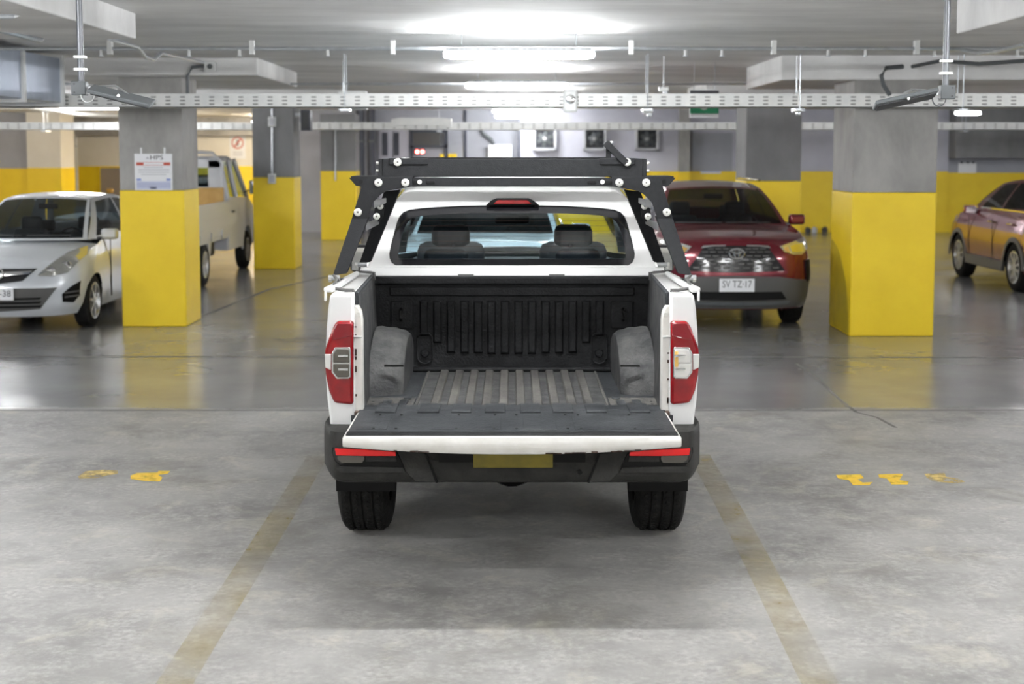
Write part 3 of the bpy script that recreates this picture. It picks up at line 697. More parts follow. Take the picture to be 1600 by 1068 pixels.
    def greenhouse(s, sides=((.10,.50),(.54,.80))):
        xb, yb, zb = s.wb; xt, yt, zt = s.wt; xr, yrt, zr = s.rt; xq, yq, zq = s.rb
        fr = MB(s.M)
        def ws(u, v): return (lerp(xb, xt, v)*u, lerp(yb, yt, v) - lerp(.16, .06, v)*(1-u*u), lerp(zb, zt, v) + .03*(1-u*u)*v + .03*math.sin(v*PI))
        def rw(u, v): return (lerp(xq, xr, v)*u, lerp(yq, yrt, v) + lerp(.10, .05, v)*(1-u*u), lerp(zq, zr, v) + .03*(1-u*u)*v + .02*math.sin(v*PI))
        def sd(t, v, sg):
            bx = lerp(xb, xq, t) + s.belt_bulge*math.sin(t*PI); by = lerp(yb, yq, t); bz = lerp(zb, zq, t)
            tx = lerp(xt, xr, t) + .02*math.sin(t*PI); ty = lerp(yt, yrt, t); tz = lerp(zt, zr, t) + s.roof_arch*math.sin(t*PI)
            return ((lerp(bx, tx, v) + .02*math.sin(v*PI))*sg, lerp(by, ty, v), lerp(bz, tz, v))
        def split(fn, us, vs, glass, name, nu=5, nv=4):
            g = MB(s.M)
            for i in range(len(us)-1):
                for j in range(len(vs)-1):
                    (g if (i, j) in glass else fr).grid(fn, lin(us[i], us[i+1], nu), lin(vs[j], vs[j+1], nv))
            return g.build(name, s.glass, s.root)
        split(ws, (-1, -.93, .93, 1), (0, .04, .96, 1), {(1, 1)}, 'windscreen', 9, 8)
        split(rw, (-1, -.86, .86, 1), (0, .10, .88, 1), {(1, 1)}, 'rear_window', 9, 6)
        us = [0.0]; gl = set()
        for a, c in sides: us += [a, c]; gl.add((len(us)-2, 1))
        us.append(1.0)
        for sg in (1, -1): split(lambda t, v: sd(t, v, sg), us, (0, .05, .90, 1), gl, 'side_window', 6, 6)
        fr.grid(lambda t, u: (lambda e, q: (e[0]*u, e[1] - .06*(1-u*u)*(1-t) + .05*(1-u*u)*t, e[2] + .035*(1-u*u)))(sd(t, 1, 1), 0), lin(0, 1, 12), lin(-1, 1, 13))
        for sg in (1, -1):
            def sh(t, q):
                a = Vector(sd(t, 0, sg)); y = a.y; z = table(s.zt, y); return a.lerp(Vector((sg*s.W(y, z), y, z)), q)
            fr.grid(sh, lin(0, 1, 24), (0, 1))
        fr.build('roof_and_pillars', s.roofpaint if hasattr(s, 'roofpaint') else s.paint, s.root, ang=50)
    def interior(s, fy, ry, seatz, hz):
        for x in (-.36, .36):
            seat = MB(s.M).cbox((x, fy, seatz+.1), (.46, .5, .18)).build('front_seat', 'interior', s.root, .05)
            MB(s.M).cbox((x, fy+.28, seatz+.42), (.44, .14, .60), Matrix.Rotation(-.18, 4, 'X')).build('seat_back', 'interior', seat, .05)
            MB(s.M).cbox((x, fy+.36, hz), (.26, .10, .19)).build('headrest', 'interior', seat, .04)
        st = MB(s.M).cbox((0, ry, seatz+.35), (1.2, .14, .60), Matrix.Rotation(-.2, 4, 'X')).build('rear_seat', 'interior', s.root, .05)
        for x in (-.36, .36): MB(s.M).cbox((x, ry+.07, hz-.05), (.24, .09, .15)).build('headrest', 'interior', st, .04)
        yd = s.wb[1] + .22
        MB(s.M).cbox((0, yd, s.wb[2]-.08), (s.wb[0]*1.85, .42, .16)).build('dashboard', 'interior', s.root, .05)
        n = 20; c = Vector((s.wheel_x, yd+.32, s.wb[2]-.06))
        MB(s.M).tube([c + Vector((.18*math.cos(2*PI*k/n), .07*math.sin(2*PI*k/n), .17*math.sin(2*PI*k/n))) for k in range(n+1)], .014, 6).build('steering_wheel', 'interior', s.root)
        MB(s.M).cbox((0, s.wt[1]+.02, s.wt[2]-.09), (.24, .03, .065)).build('mirror', 'interior', s.root, .012)
        MB(s.M).box(-s.hw*.8, s.hw*.8, s.cowl, s.deck, .38, .42).build('cabin_floor', 'interior', s.root)
    def door_mirrors(s, y, z, m):
        for sg in (1, -1):
            x = s.hw*.90*sg
            o = MB(s.M).cbox((x + sg*.13, y, z), (.20, .11, .13)).build('door_mirror', m, s.root, .035, seg=3)
            MB(s.M).cbox((x + sg*.02, y+.01, z-.05), (.10, .04, .035)).build('mirror_arm', 'dark_plastic', o, .01)
            MB(s.M).cbox((x + sg*.13, y+.057, z), (.16, .006, .10)).build('mirror_glass', 'mirror_glass', o)
    def wheels(s, wd, rimr, spokes):
        for a in s.axles:
            for sg in (1, -1): wheel(s.root, (sg*(s.hw - wd/2 - .02), a, s.rw), s.rw, wd, rimr, sg, s.M, spokes)
    def box(s, name, m, c, d, parent=None, bevel=.01, R=None): return MB(s.M).cbox(c, d, R).build(name, m, parent or s.root, bevel)
WZ = [(.15,.90),(.35,.97),(.6,1.0),(.8,.99),(.95,.955),(1.15,.90)]
def tf(loc, away=False): return Matrix.Translation(loc) @ (Matrix.Rotation(PI, 4, 'Z') if away else Matrix.Identity(4))

# ------------------------------------------------------------------ silver hatchback at left
yw = gd(509); loc = Vector((px(152,480,yw) - .87, yw - .80, 0))
root = thing('hatchback_car', 'silver hatchback car facing camera beside front left column', 'car', loc)
c = Car(root, tf(loc), L=4.0, hw=.87, rw=.305, ra=.345, axles=(.80, 3.31), wz=WZ, wy=[(0,.97),(.8,1),(3.2,1),(4,.95)],
        yf=[(.15,.10),(.3,.02),(.5,0),(.68,.06),(.8,.16),(1.0,.4)], yrr=[(.2,.08),(.5,0),(.9,.06),(1.1,.15)], Rf=.62, nf=2.5, Rr=.45, nr=3,
        zt=[(0,.735),(.12,.79),(.45,.91),(.95,1.01),(1.6,1.03),(4,1.06)], sill=[(0,.19),(.4,.20),(4,.22)], cowl=.98, deck=3.75, crown=.06, paint='silver_paint', glass='glass_tint',
        wb=(.72,.98,1.005), wt=(.53,1.78,1.46), rt=(.50,3.3,1.44), rb=(.68,3.82,1.05), belt_bulge=.08, roof_arch=.05, wheel_x=.36)
c.body(); c.greenhouse(); c.interior(1.9, 2.75, .35, 1.13); c.door_mirrors(1.25, 1.06, 'silver_paint'); c.wheels(.19, .21, 7)
c.patch('headlamp', 'headlamp', [(.42,.67),(.52,.78),(.66,.90),(.79,.955)], [(.42,.655),(.56,.645),(.70,.68),(.815,.86)], off=.012, mirror=True)
for sg in (1, -1):
    for x, z, r in ((.55,.70,.055),(.68,.755,.06)):
        y = c.front(x, z); MB(c.M).lathe([(r,.0),(r,-.015),(r*.7,-.004),(.0,.0)], (sg*x, y-.012, z), 'y', 16).build('lamp_bowl', 'chrome', root)
c.patch('grille', 'black_gloss', [(-.40,.735),(0,.735),(.40,.735)], [(-.26,.60),(0,.57),(.26,.60)], off=.008, sub=6)
c.patch('chrome_bar', 'chrome', [(-.36,.715),(0,.70),(.36,.715)], [(-.33,.68),(0,.655),(.33,.68)], off=.026, sub=6)
MB(c.M).lathe([(.045,0),(.062,0),(.062,-.012),(.045,-.012)], (0, c.front(0,.68)-.03, .685), 'y', 20, True).build('emblem_ring', 'chrome', root)
c.patch('lower_intake', 'cladding', [(-.62,.52),(0,.52),(.62,.52)], [(-.44,.28),(0,.255),(.44,.28)], off=.006, sub=6)
for z in (.30,.345,.39): c.patch('intake_slat', 'bumper_dark', [(-.46,z+.025),(0,z+.02),(.46,z+.025)], [(-.44,z),(0,z-.005),(.44,z)], off=.012, sub=6, rows=1)
c.patch('fog_recess', 'bumper_dark', [(.66,.44),(.74,.52),(.815,.575)], [(.66,.35),(.75,.335),(.80,.41)], off=.006, mirror=True)
for z in (.40,.45): c.patch('fog_slat', 'cladding', [(.68,z+.012),(.80,z+.02)], [(.68,z-.004),(.80,z+.004)], off=.014, rows=1, mirror=True)
pl = c.box('number_plate', 'sign_white', (0, c.front(0,.45)-.03, .455), (.36,.014,.13), bevel=.004)
textmesh('-38', .10, 'plate_lettering', 'sign_black', pl, Matrix.Translation(loc + Vector((.155, c.front(0,.45)-.038, .462))) @ FACE, 1.0, 'RIGHT')
for sg in (1,-1):
    c.box('door_handle', 'silver_paint', (sg*.87, 2.35, .92), (.03,.18,.03)); c.box('door_gap', 'bumper_dark', (sg*.868, 1.42, .66), (.012,.008,.72), bevel=0)
    c.box('wiper', 'dark_plastic', (sg*.28, .93, 1.06), (.5,.02,.015), R=Matrix.Rotation(sg*.12,4,'Z'))

# ------------------------------------------------------------------ dark red SUV at right
yw = gd(502); loc = Vector((px(1151,420,yw-.93), yw - .93, 0))
root = thing('sport_utility_car', 'dark red sport utility car facing camera behind the pickup', 'car', loc)
c = Car(root, tf(loc), L=4.6, hw=.925, rw=.355, ra=.40, axles=(.93, 3.62), wz=[(.2,.93),(.4,.98),(.65,1),(.9,.985),(1.05,.955),(1.2,.90)], wy=[(0,.97),(.8,1),(3.6,1),(4.6,.95)],
        yf=[(.2,.10),(.35,.02),(.6,0),(.85,.02),(1.0,.08),(1.1,.3)], yrr=[(.2,.08),(.6,0),(1.0,.05),(1.2,.12)], Rf=.55, nf=2.7, Rr=.4, nr=3.2,
        zt=[(0,1.0),(.1,1.03),(.4,1.09),(1.1,1.16),(1.6,1.18),(4.6,1.22)], sill=[(0,.24),(.5,.25),(4.6,.28)], cowl=1.15, deck=4.35, crown=.05, paint='maroon_paint', glass='glass_tint',
        wb=(.79,1.15,1.15), wt=(.60,1.95,1.57), rt=(.56,3.9,1.58), rb=(.74,4.42,1.2), belt_bulge=.06, roof_arch=.05, wheel_x=.37)
c.body(); c.greenhouse(); c.interior(2.15, 3.0, .5, 1.30); c.door_mirrors(1.45, 1.21, 'maroon_paint'); c.wheels(.225, .23, 5)
c.patch('headlamp', 'headlamp', [(.50,.965),(.62,1.00),(.75,1.03),(.865,1.045)], [(.56,.90),(.66,.87),(.77,.865),(.875,.93)], off=.012, mirror=True)
c.patch('lamp_bowl', 'chrome', [(.62,.965),(.70,.985),(.78,1.0)], [(.64,.90),(.71,.895),(.79,.90)], off=.018, mirror=True)
c.patch('indicator', 'amber', [(.545,.945),(.60,.965)], [(.575,.905),(.62,.89)], off=.02, mirror=True)
g = c.patch('grille', 'black_gloss', [(-.36,.965),(0,.975),(.36,.965)], [(-.56,.69),(0,.67),(.56,.69)], off=.008, sub=8, rows=6)[0]
for i, z in enumerate((.72,.765,.81,.855,.90,.935)):
    wv = lerp(.53,.38,(z-.70)/.25)
    for k in range(-4,5):
        xx = k*wv/4.6 + (.05 if i%2 else 0)
        if abs(xx) < wv-.04: c.patch('grille_bar', 'cladding', [(xx-.04,z+.014),(xx+.04,z+.014)], [(xx-.03,z-.004),(xx+.03,z-.004)], parent=g, off=.016, rows=1, sub=1, thick=.008)
c.patch('grille_surround', 'maroon_paint', [(-.60,.685),(0,.665),(.60,.685)], [(-.58,.655),(0,.64),(.58,.655)], off=.02, sub=6, rows=1)
c.patch('grille_top_trim', 'chrome', [(.12,.985),(.26,.982),(.37,.975)], [(.12,.968),(.26,.966),(.40,.945)], off=.02, sub=3, rows=1, mirror=True)
ey = c.front(0,.88) - .03
for (rx,rz,oz,tw) in ((.085,.058,0,.011),(.028,.056,0,.009),(.056,.024,.026,.009)):
    n = 24; MB(c.M).tube([(rx*math.cos(2*PI*q/n), ey, .885+oz+rz*math.sin(2*PI*q/n)) for q in range(n+1)], tw, 6).build('emblem', 'chrome', root)
c.patch('lower_bumper', 'cladding', [(-.89,.56),(-.5,.62),(0,.635),(.5,.62),(.89,.56)], [(-.84,.26),(-.5,.25),(0,.25),(.5,.25),(.84,.26)], off=.016, sub=5, rows=5)
c.patch('lower_intake', 'bumper_dark', [(-.52,.45),(0,.45),(.52,.45)], [(-.58,.36),(0,.35),(.58,.36)], off=.022, sub=5)
c.patch('skid_strip', 'grey_plastic', [(-.62,.335),(0,.325),(.62,.335)], [(-.60,.30),(0,.29),(.60,.30)], off=.03, sub=5, rows=1)
c.patch('side_vent', 'bumper_dark', [(.82,.80),(.885,.80)], [(.84,.55),(.895,.56)], off=.02, rows=4, mirror=True)
pl = c.box('number_plate', 'sign_white', (0, c.front(0,.53)-.04, .53), (.40,.014,.15), bevel=.004)
textmesh('SV TZ·17', .112, 'plate_lettering', 'sign_black', pl, Matrix.Translation(loc + Vector((0, c.front(0,.53)-.048, .54))) @ FACE, .78)
for sg in (1,-1):
    c.box('roof_rail', 'black_gloss', (sg*.60, 2.9, 1.68), (.035,1.7,.03)); c.box('wiper', 'dark_plastic', (sg*.3, 1.06, 1.19), (.55,.02,.015), R=Matrix.Rotation(sg*.1,4,'Z'))
    c.box('door_handle', 'maroon_paint', (sg*.925, 2.6, 1.02), (.03,.2,.03))
    MB(c.M).box(sg*.90-.02, sg*.90+.02, 1.4, 3.15, .27, .40).build('sill_cladding', 'cladding', root, .01)

# ------------------------------------------------------------------ pale blue car standing ahead of the pickup, seen through its windows
loc = Vector((-.26, 12.75, 0))
root = thing('parked_car', 'pale blue car seen through the pickup rear window, standing ahead of it', 'car', loc)
c = Car(root, tf(loc), L=4.4, hw=.90, rw=.355, ra=.40, axles=(.92, 3.5), wz=[(.2,.93),(.4,.98),(.65,1),(.9,.985),(1.1,.955),(1.3,.90)], wy=[(0,.97),(.8,1),(3.6,1),(4.6,.95)],
        yf=[(.2,.10),(.35,.02),(.6,0),(.85,.02),(1.0,.05),(1.2,.2)], yrr=[(.2,.08),(.6,0),(1.0,.05),(1.2,.12)], Rf=.55, nf=2.7, Rr=.4, nr=3.2,
        zt=[(0,1.08),(.1,1.12),(.4,1.18),(1.1,1.25),(1.6,1.26),(4.6,1.27)], sill=[(0,.24),(4.6,.28)], cowl=1.05, deck=4.15, crown=.05, paint='paleblue_paint', glass='glass_dark',
        wb=(.72,1.05,1.235), wt=(.58,1.75,1.62), rt=(.55,3.7,1.62), rb=(.72,4.2,1.25), belt_bulge=.08, roof_arch=.04, wheel_x=.37)
c.body(); c.greenhouse(); c.interior(2.1, 2.9, .5, 1.32); c.door_mirrors(1.35, 1.27, 'paleblue_paint'); c.wheels(.225, .23, 6)
c.patch('headlamp', 'headlamp', [(.50,.98),(.66,1.01),(.83,1.03)], [(.55,.88),(.68,.86),(.84,.90)], off=.012, mirror=True)
c.patch('grille', 'black_gloss', [(-.40,.97),(0,.98),(.40,.97)], [(-.42,.76),(0,.74),(.42,.76)], off=.008, sub=8)
c.patch('lower_intake', 'cladding', [(-.6,.55),(0,.56),(.6,.55)], [(-.55,.34),(0,.33),(.55,.34)], off=.01, sub=6)

# ------------------------------------------------------------------ red crossover at far right, facing away
yrw, yfw = gd(455), gd(431); xs = (px(1577,440,yrw) + px(1497,420,yfw))/2
loc = Vector((xs + .92, yfw + .93, 0))
root = thing('crossover_car', 'glossy red crossover car facing away at the right edge', 'car', loc)
wbv = yfw - yrw
c = Car(root, tf(loc, True), L=wbv+1.85, hw=.92, rw=.355, ra=.40, axles=(.93, .93+wbv), wz=[(.2,.94),(.4,.985),(.65,1),(.85,.985),(1.0,.95),(1.2,.89)], wy=[(0,.94),(.9,1),(3.5,1),(4.6,.95)],
        yf=[(.2,.10),(.5,0),(.8,.04),(1.0,.2)], yrr=[(.2,.08),(.6,0),(1.0,.06),(1.2,.2)], Rf=.6, nf=2.6, Rr=.5, nr=2.8,
        zt=[(0,.90),(.3,.98),(1.1,1.10),(1.5,1.12),(4.6,1.2)], sill=[(0,.26),(4.6,.28)], cowl=1.25, deck=4.1, crown=.05, paint='red_paint', glass='glass_dark',
        wb=(.78,1.25,1.11), wt=(.60,2.15,1.55), rt=(.56,3.9,1.55), rb=(.74,4.3,1.2), belt_bulge=.06, roof_arch=.07, wheel_x=.37)
c.body(); c.greenhouse(((.12,.46),(.49,.80),(.83,.95))); c.interior(2.3, 3.1, .5, 1.28); c.door_mirrors(1.65, 1.13, 'red_paint'); c.wheels(.225, .235, 10)
for a in c.axles:
    for sg in (1,-1):
        ring = lambda r, xo: [(sg*(c.hw*.985+xo), a + r*math.cos(t), c.rw-.02+r*math.sin(t)) for t in lin(.0, PI, 20)]
        MB(c.M).loft([ring(.395,0),ring(.395,.018),ring(.46,.012),ring(.465,-.01)], cap=False, closed=False).build('arch_cladding','cladding',root)
for sg in (1,-1):
    MB(c.M).box(sg*.895-.025, sg*.895+.03, 1.35, .93+wbv-.42, .26, .42).build('sill_cladding','cladding',root,.015)
    for y in (2.5, 3.35): c.box('door_handle','chrome',(sg*.915,y,.98),(.03,.2,.03))
    for y in (1.5,2.62): c.box('door_gap','bumper_dark',(sg*.922,y,.70),(.008,.008,.66),bevel=0)
    c.box('belt_trim','chrome',(sg*.83,2.7,1.17),(.02,2.2,.018),bevel=0)
    c.box('tail_lamp','red_lens',(sg*.80,c.L-.20,1.0),(.28,.3,.13),bevel=.03)
c.box('rear_bumper','cladding',(0,c.L-.1,.42),(1.5,.2,.26),bevel=.05)

# ------------------------------------------------------------------ small pale lorry behind the left columns, facing away
yrw, yfw = gd(447), gd(418); XS = px(322,430,yrw); XV = XS - .82
loc = Vector((XV, yrw, 0))
root = thing('small_lorry', 'small pale grey drop-side lorry facing away between the left columns', 'lorry', loc)
ZB0, ZB1 = .70, pz(318,22.0); yb0 = yrw - 1.0; yb1 = yrw + 1.75; h = .82
for sg in (1,-1):
    s_ = MB().box(XV+sg*h-.025, XV+sg*h+.025, yb0, yb1, ZB0, ZB1).build('drop_side','lorry_paint',root,.008)
    for z in (ZB0+.12, ZB0+.27, ZB0+.42): MB().box(XV+sg*(h+.027)-.006, XV+sg*(h+.027)+.006, yb0+.05, yb1-.05, z, z+.03).build('rib','lorry_paint',s_)
    for y in (yb0+.5, yb0+1.3, yb0+2.1): MB().box(XV+sg*(h+.03)-.012, XV+sg*(h+.03)+.012, y-.02, y+.02, ZB0-.04, ZB0+.1).build('hinge','galv',s_)
    MB().prism([(yrw-.52,ZB0),(yrw-.40,.40),(yrw-.34,.40),(yrw-.30,.66),(yrw+.30,.66),(yrw+.34,.40),(yrw+.40,.40),(yrw+.55,ZB0)],'x',XV+sg*.78-.02,XV+sg*.78+.02).build('mudguard','lorry_paint',root)
MB().box(XV-h, XV+h, yb0-.025, yb0+.025, ZB0, ZB1).build('tail_board','lorry_paint',root,.008)
MB().box(XV-h, XV+h, yb0, yb1, ZB0-.06, ZB0).build('bed_floor','lorry_paint',root)
MB().box(XV-h+.1, XV+h-.02, yb1-.25, yb1-.2, ZB1-.1, ZB1+.22).build('wooden_board','wood',root)
for x in (-.3,.3): MB().box(XV+x-.04,XV+x+.04,yb0+.1,yb1+1.3,.45,ZB0-.06).build('chassis_rail','bumper_dark',root)
MB().cyl((XV,yrw,.33),.06,1.2,'x',12).build('rear_axle','bumper_dark',root); MB().box(XV+.35,XV+.7,yrw+.65,yrw+1.25,.38,.62).build('fuel_tank','bumper_dark',root,.04)
for x in (-h+.06,h-.06):
    MB().tube([(XV+x,yb1-.1,ZB1-.3),(XV+x,yb1-.1,1.85),(XV+x*.8,yb1-.1,2.02),(XV,yb1-.1,2.05)],.028,8).build('rack_tube','lorry_paint',root)
for z in (1.45,): MB().tube([(XV-h+.06,yb1-.1,z),(XV+h-.06,yb1-.1,z)],.022,8).build('rack_bar','lorry_paint',root)
cy0 = yb1+.06; cy1 = yfw+.75
prof = [(cy0,.42),(cy0,1.30),(cy0+.05,1.85),(cy0+.2,1.95),(cy0+1.0,1.95),(cy0+1.25,1.87),(cy0+1.75,1.25),(cy1,1.02),(cy1+.08,.75),(cy1+.06,.42)]
def hx(z): return .80 if z < 1.28 else lerp(.80,.66,(z-1.28)/.7)
cb = MB(); n = len(prof)
for sg in (1,-1):
    low = [(y,z) for y,z in prof]
    # lower cab side with wheel arch
    ar = [(yfw+.40*math.cos(t), .36+.40*math.sin(t)) for t in lin(0,PI,12)]
    poly = [(cy0,.42)] + [(yfw-.40,.42)] + ar[::-1] + [(yfw+.40,.42),(cy1+.06,.42),(cy1+.08,.75),(cy1,1.02),(cy0+1.75,1.25),(cy0,1.30)]
    cb.prism(poly,'x',XV+sg*.80-.02,XV+sg*.80+.02)
    for (a,b) in (((cy0,1.28),(cy0+.05,1.9)),((cy0+.72,1.28),(cy0+.70,1.9)),((cy0+1.72,1.25),(cy0+1.22,1.9))):
        cb.tube([(XV+sg*hx(a[1]),a[0],a[1]),(XV+sg*hx(b[1]),b[0],b[1])],.045,6)
cb.loft([[(XV-hx(1.9),cy0+.05,1.88),(XV+hx(1.9),cy0+.05,1.88),(XV+.58,cy0+.1,1.97),(XV-.58,cy0+.1,1.97)],[(XV-hx(1.9),cy0+1.25,1.88),(XV+hx(1.9),cy0+1.25,1.88),(XV+.58,cy0+1.15,1.97),(XV-.58,cy0+1.15,1.97)]])
cb.box(XV-.8,XV+.8,cy0-.02,cy0+.03,.42,1.45); cb.box(XV-.74,XV-.55,cy0-.02,cy0+.03,1.45,1.9); cb.box(XV+.5,XV+.72,cy0-.02,cy0+.03,1.45,1.9); cb.box(XV-.7,XV+.7,cy0-.02,cy0+.03,1.78,1.92)
cb.add([(XV-.8,cy0+1.75,1.25),(XV+.8,cy0+1.75,1.25),(XV+.8,cy1,1.02),(XV-.8,cy1,1.02),(XV+.8,cy1+.08,.75),(XV-.8,cy1+.08,.75),(XV+.8,cy1+.06,.42),(XV-.8,cy1+.06,.42)],[(0,1,2,3),(3,2,4,5),(5,4,6,7)])
cb.build('cab','lorry_paint',root,.01)
MB().box(XV-.55,XV+.5,cy0,cy0+.01,1.45,1.78).build('rear_window','glass_tint',root)
MB().add([(XV-.76,cy0+1.74,1.26),(XV+.76,cy0+1.74,1.26),(XV+.66,cy0+1.24,1.88),(XV-.66,cy0+1.24,1.88)],[(0,1,2,3)]).build('windscreen','glass_tint',root)
for sg in (1,-1):
    MB().add([(XV+sg*.80,cy0+.06,1.30),(XV+sg*.80,cy0+1.68,1.27),(XV+sg*.67,cy0+1.22,1.86),(XV+sg*.67,cy0+.08,1.86)],[(0,1,2,3)]).build('side_window','glass_tint',root)
    m_ = MB().cbox((XV+sg*.98,cy0+1.55,1.42),(.20,.06,.24)).build('door_mirror','dark_plastic',root,.02); MB().cbox((XV+sg*.98,cy0+1.515,1.42),(.17,.008,.20)).build('mirror_glass','mirror_glass',m_)
    MB().tube([(XV+sg*.78,cy0+1.55,1.33),(XV+sg*.90,cy0+1.55,1.38)],.014,6).build('mirror_arm','dark_plastic',m_)
    MB().cbox((XV+sg*.83,cy0+.35,1.05),(.03,.14,.03)).build('door_handle','dark_plastic',root)
    wheel(root,(XV+sg*.73,yrw,.33),.33,.18,.20,sg,None,6); wheel(root,(XV+sg*.73,yfw,.33),.33,.18,.20,sg,None,6)
MB().box(XV-.7,XV+.7,cy0+.1,cy0+1.9,.55,.6).build('cab_floor','interior',root)
for x in (-.38,.38):
    s_ = MB().cbox((XV+x,cy0+.55,.85),(.5,.5,.2)).build('seat','interior',root,.04); MB().cbox((XV+x,cy0+.28,1.2),(.46,.14,.6)).build('seat_back','interior',s_,.04); MB().cbox((XV+x,cy0+.25,1.58),(.26,.1,.16)).build('headrest','interior',s_,.03)
# ------------------------------------------------------------------ the white pickup
DT = 6.75; DA = 7.65; DF = 8.10; DG = 6.15        # tail plane, rear axle, bed front wall, edge of lowered tailgate
RT = thing('pickup_truck', 'white double-cab pickup with lowered tailgate and open black bed', 'pickup', (0, DA, 0))
ZF = .79; ZR = 1.372
def X(u, v, D): return px(u, v, D)
# --- bed outer sides with wheel arch
def hwid(y): return table([(6.75,.885),(6.95,.905),(7.3,.925),(8.2,.925)], y)
def sprof(z): return table([(.55,.955),(.7,.985),(.95,1.0),(1.15,.99),(1.3,.965),(1.38,.93)], z)
ys = sorted(set([round(q,4) for q in lin(DT, 8.17, 14)] + [round(DA + .47*math.cos(t),4) for t in lin(0, PI, 17)]))
for sg in (1, -1):
    b = MB(); zb = [max(.60, .40 + math.sqrt(max(.47**2 - (y-DA)**2, 0))) if abs(y-DA) < .47 else .60 for y in ys]
    b.grid(lambda i, j: (sg*hwid(ys[i])*sprof(lerp(zb[i], ZR, j/11)), ys[i], lerp(zb[i], ZR, j/11)), range(len(ys)), range(12))
    b.build('bed_side', 'white_paint', RT, ang=50)
    # wheel housing (dark)
    MB().grid(lambda t, x: (x*sg, DA + .465*math.cos(t), .40 + .465*math.sin(t)), lin(-.2, PI+.2, 18), (.60, .905)).build('wheel_housing', 'bumper_dark', RT)
    # rear face of the bed side (tail post)
    out = [(.866,ZR),(.878,1.30),(.886,1.20),(.893,1.08),(.893,.98),(.886,.86),(.876,.77),(.870,.70)]
    poly = [(sg*x, z) for x, z in out] + [(sg*.752,.70),(sg*.752,ZR)]
    post = MB().prism(poly, 'y', DT - .012, DT + .10).build('tail_post', 'white_paint', RT, .014, seg=3)
    # painted jamb beside the tailgate opening
    jp = [(.757,.80),(.757,1.315),(.738,1.315),(.722,1.285),(.716,1.24),(.716,.80)]
    jb = MB().prism([(sg*x, z) for x, z in jp], 'y', DT + .005, DT + .07).build('jamb', 'white_worn', RT, .006)
    for i in range(6):
        z = random.uniform(.83,1.22); hh = random.uniform(.004,.035)
        MB().box(sg*.748-.004, sg*.748+.004, DT-.0015, DT+.006, z, z+hh).build('paint_chip', 'rust', jb)
    MB().cyl((sg*.734, DT, 1.275), .010, .012, 'y', 10).build('bolt', 'bolt', jb)
    MB().tube([(sg*.72,DT-.004,1.165),(sg*.742,DT-.008,1.168),(sg*.762,DT-.014,1.168)], .007, 6).build('striker', 'bolt', jb)
    MB().cbox((sg*.745, DT-.012, .795), (.022,.03,.03)).build('hinge', 'rust', jb, .006)
    # bed rail: white top with dark inner edge
    r0 = [(.865,ZR-.02),(.865,ZR),(.752,ZR+.004),(.752,ZR-.02)]; r1 = [(.895,ZR-.035),(.895,ZR-.012),(.80,ZR-.018),(.80,ZR-.04)]
    MB().loft([[(sg*x, DT+.01, z) for x, z in r0], [(sg*x, 8.17, z) for x, z in r1]]).build('bed_rail', 'white_paint', RT, .008)
    i0 = [(.754,ZR+.006),(.734,ZR+.004),(.734,ZR-.055),(.754,ZR-.055)]; i1 = [(.80,ZR-.014),(.786,ZR-.016),(.786,ZR-.07),(.80,ZR-.07)]
    MB().loft([[(sg*x, DT+.03, z) for x, z in i0], [(sg*x, 8.12, z) for x, z in i1]]).build('rail_trim', 'liner_grey', RT, .004)
    # flared cap on the outer rail
    cp = [(.905,DT+.03),(.895,DT+.16),(.88,DT+.55),(.855,DT+.95),(.83,DT+.95),(.84,DT+.4),(.855,DT+.03)]
    cap = MB().prism([(sg*x, y) for x, y in cp], 'z', ZR+.002, ZR+.03).build('rail_cap', 'white_paint', RT, .012, seg=3)
    MB().prism([(sg*.885,DT+.22),(sg*.872,DT+.50),(sg*.862,DT+.50),(sg*.866,DT+.26)], 'z', ZR+.0305, ZR+.0325).build('cap_slot', 'bumper_dark', cap)
    MB().cbox((sg*.893, DT+.03, ZR-.014), (.010,.035,.045)).build('cap_clip', 'white_paint', cap, .003)
    # liner side wall
    l0 = [(.716,ZF-.02),(.735,ZR-.01),(.750,ZR-.01),(.750,ZF-.02)]; l1 = [(.765,ZF-.02),(.785,ZR-.03),(.80,ZR-.03),(.80,ZF-.02)]
    MB().loft([[(sg*x, DT+.075, z) for x, z in l0], [(sg*x, DF+.02, z) for x, z in l1]]).build('liner_side', 'liner_worn', RT, .006)
    # wheel arch in the bed (domed, ribbed over the top)
    def arch(t, q):
        # t along the arch (0 rear .. PI front), q 0 = crest near wall, 1 = inner face bottom edge
        ry, rz = .50, .295
        k = min(1, q*2.0); wall_x = .745; inner = .565
        xx = lerp(wall_x, inner, math.sin(k*PI/2)) if q <= .5 else inner
        e = 1 - .16*(1-math.cos(k*PI/2))
        f = e if q <= .5 else lerp(e, 0, (q-.5)*2)
        rip = .0025*math.sin(k*PI*7) if q < .5 else 0
        return (sg*xx, DA + .12 + ry*(e if q<=.5 else e)*math.cos(t), ZF + max(0,(rz*f+rip)*math.sin(t)))
    MB().grid(arch, lin(0, PI, 25), lin(0, 1, 29)).build('wheel_arch', 'liner_worn', RT, ang=60)
    MB().cbox((sg*.61, DA-.365, ZF+.155), (.10,.02,.008)).build('arch_groove', 'bumper_dark', RT)
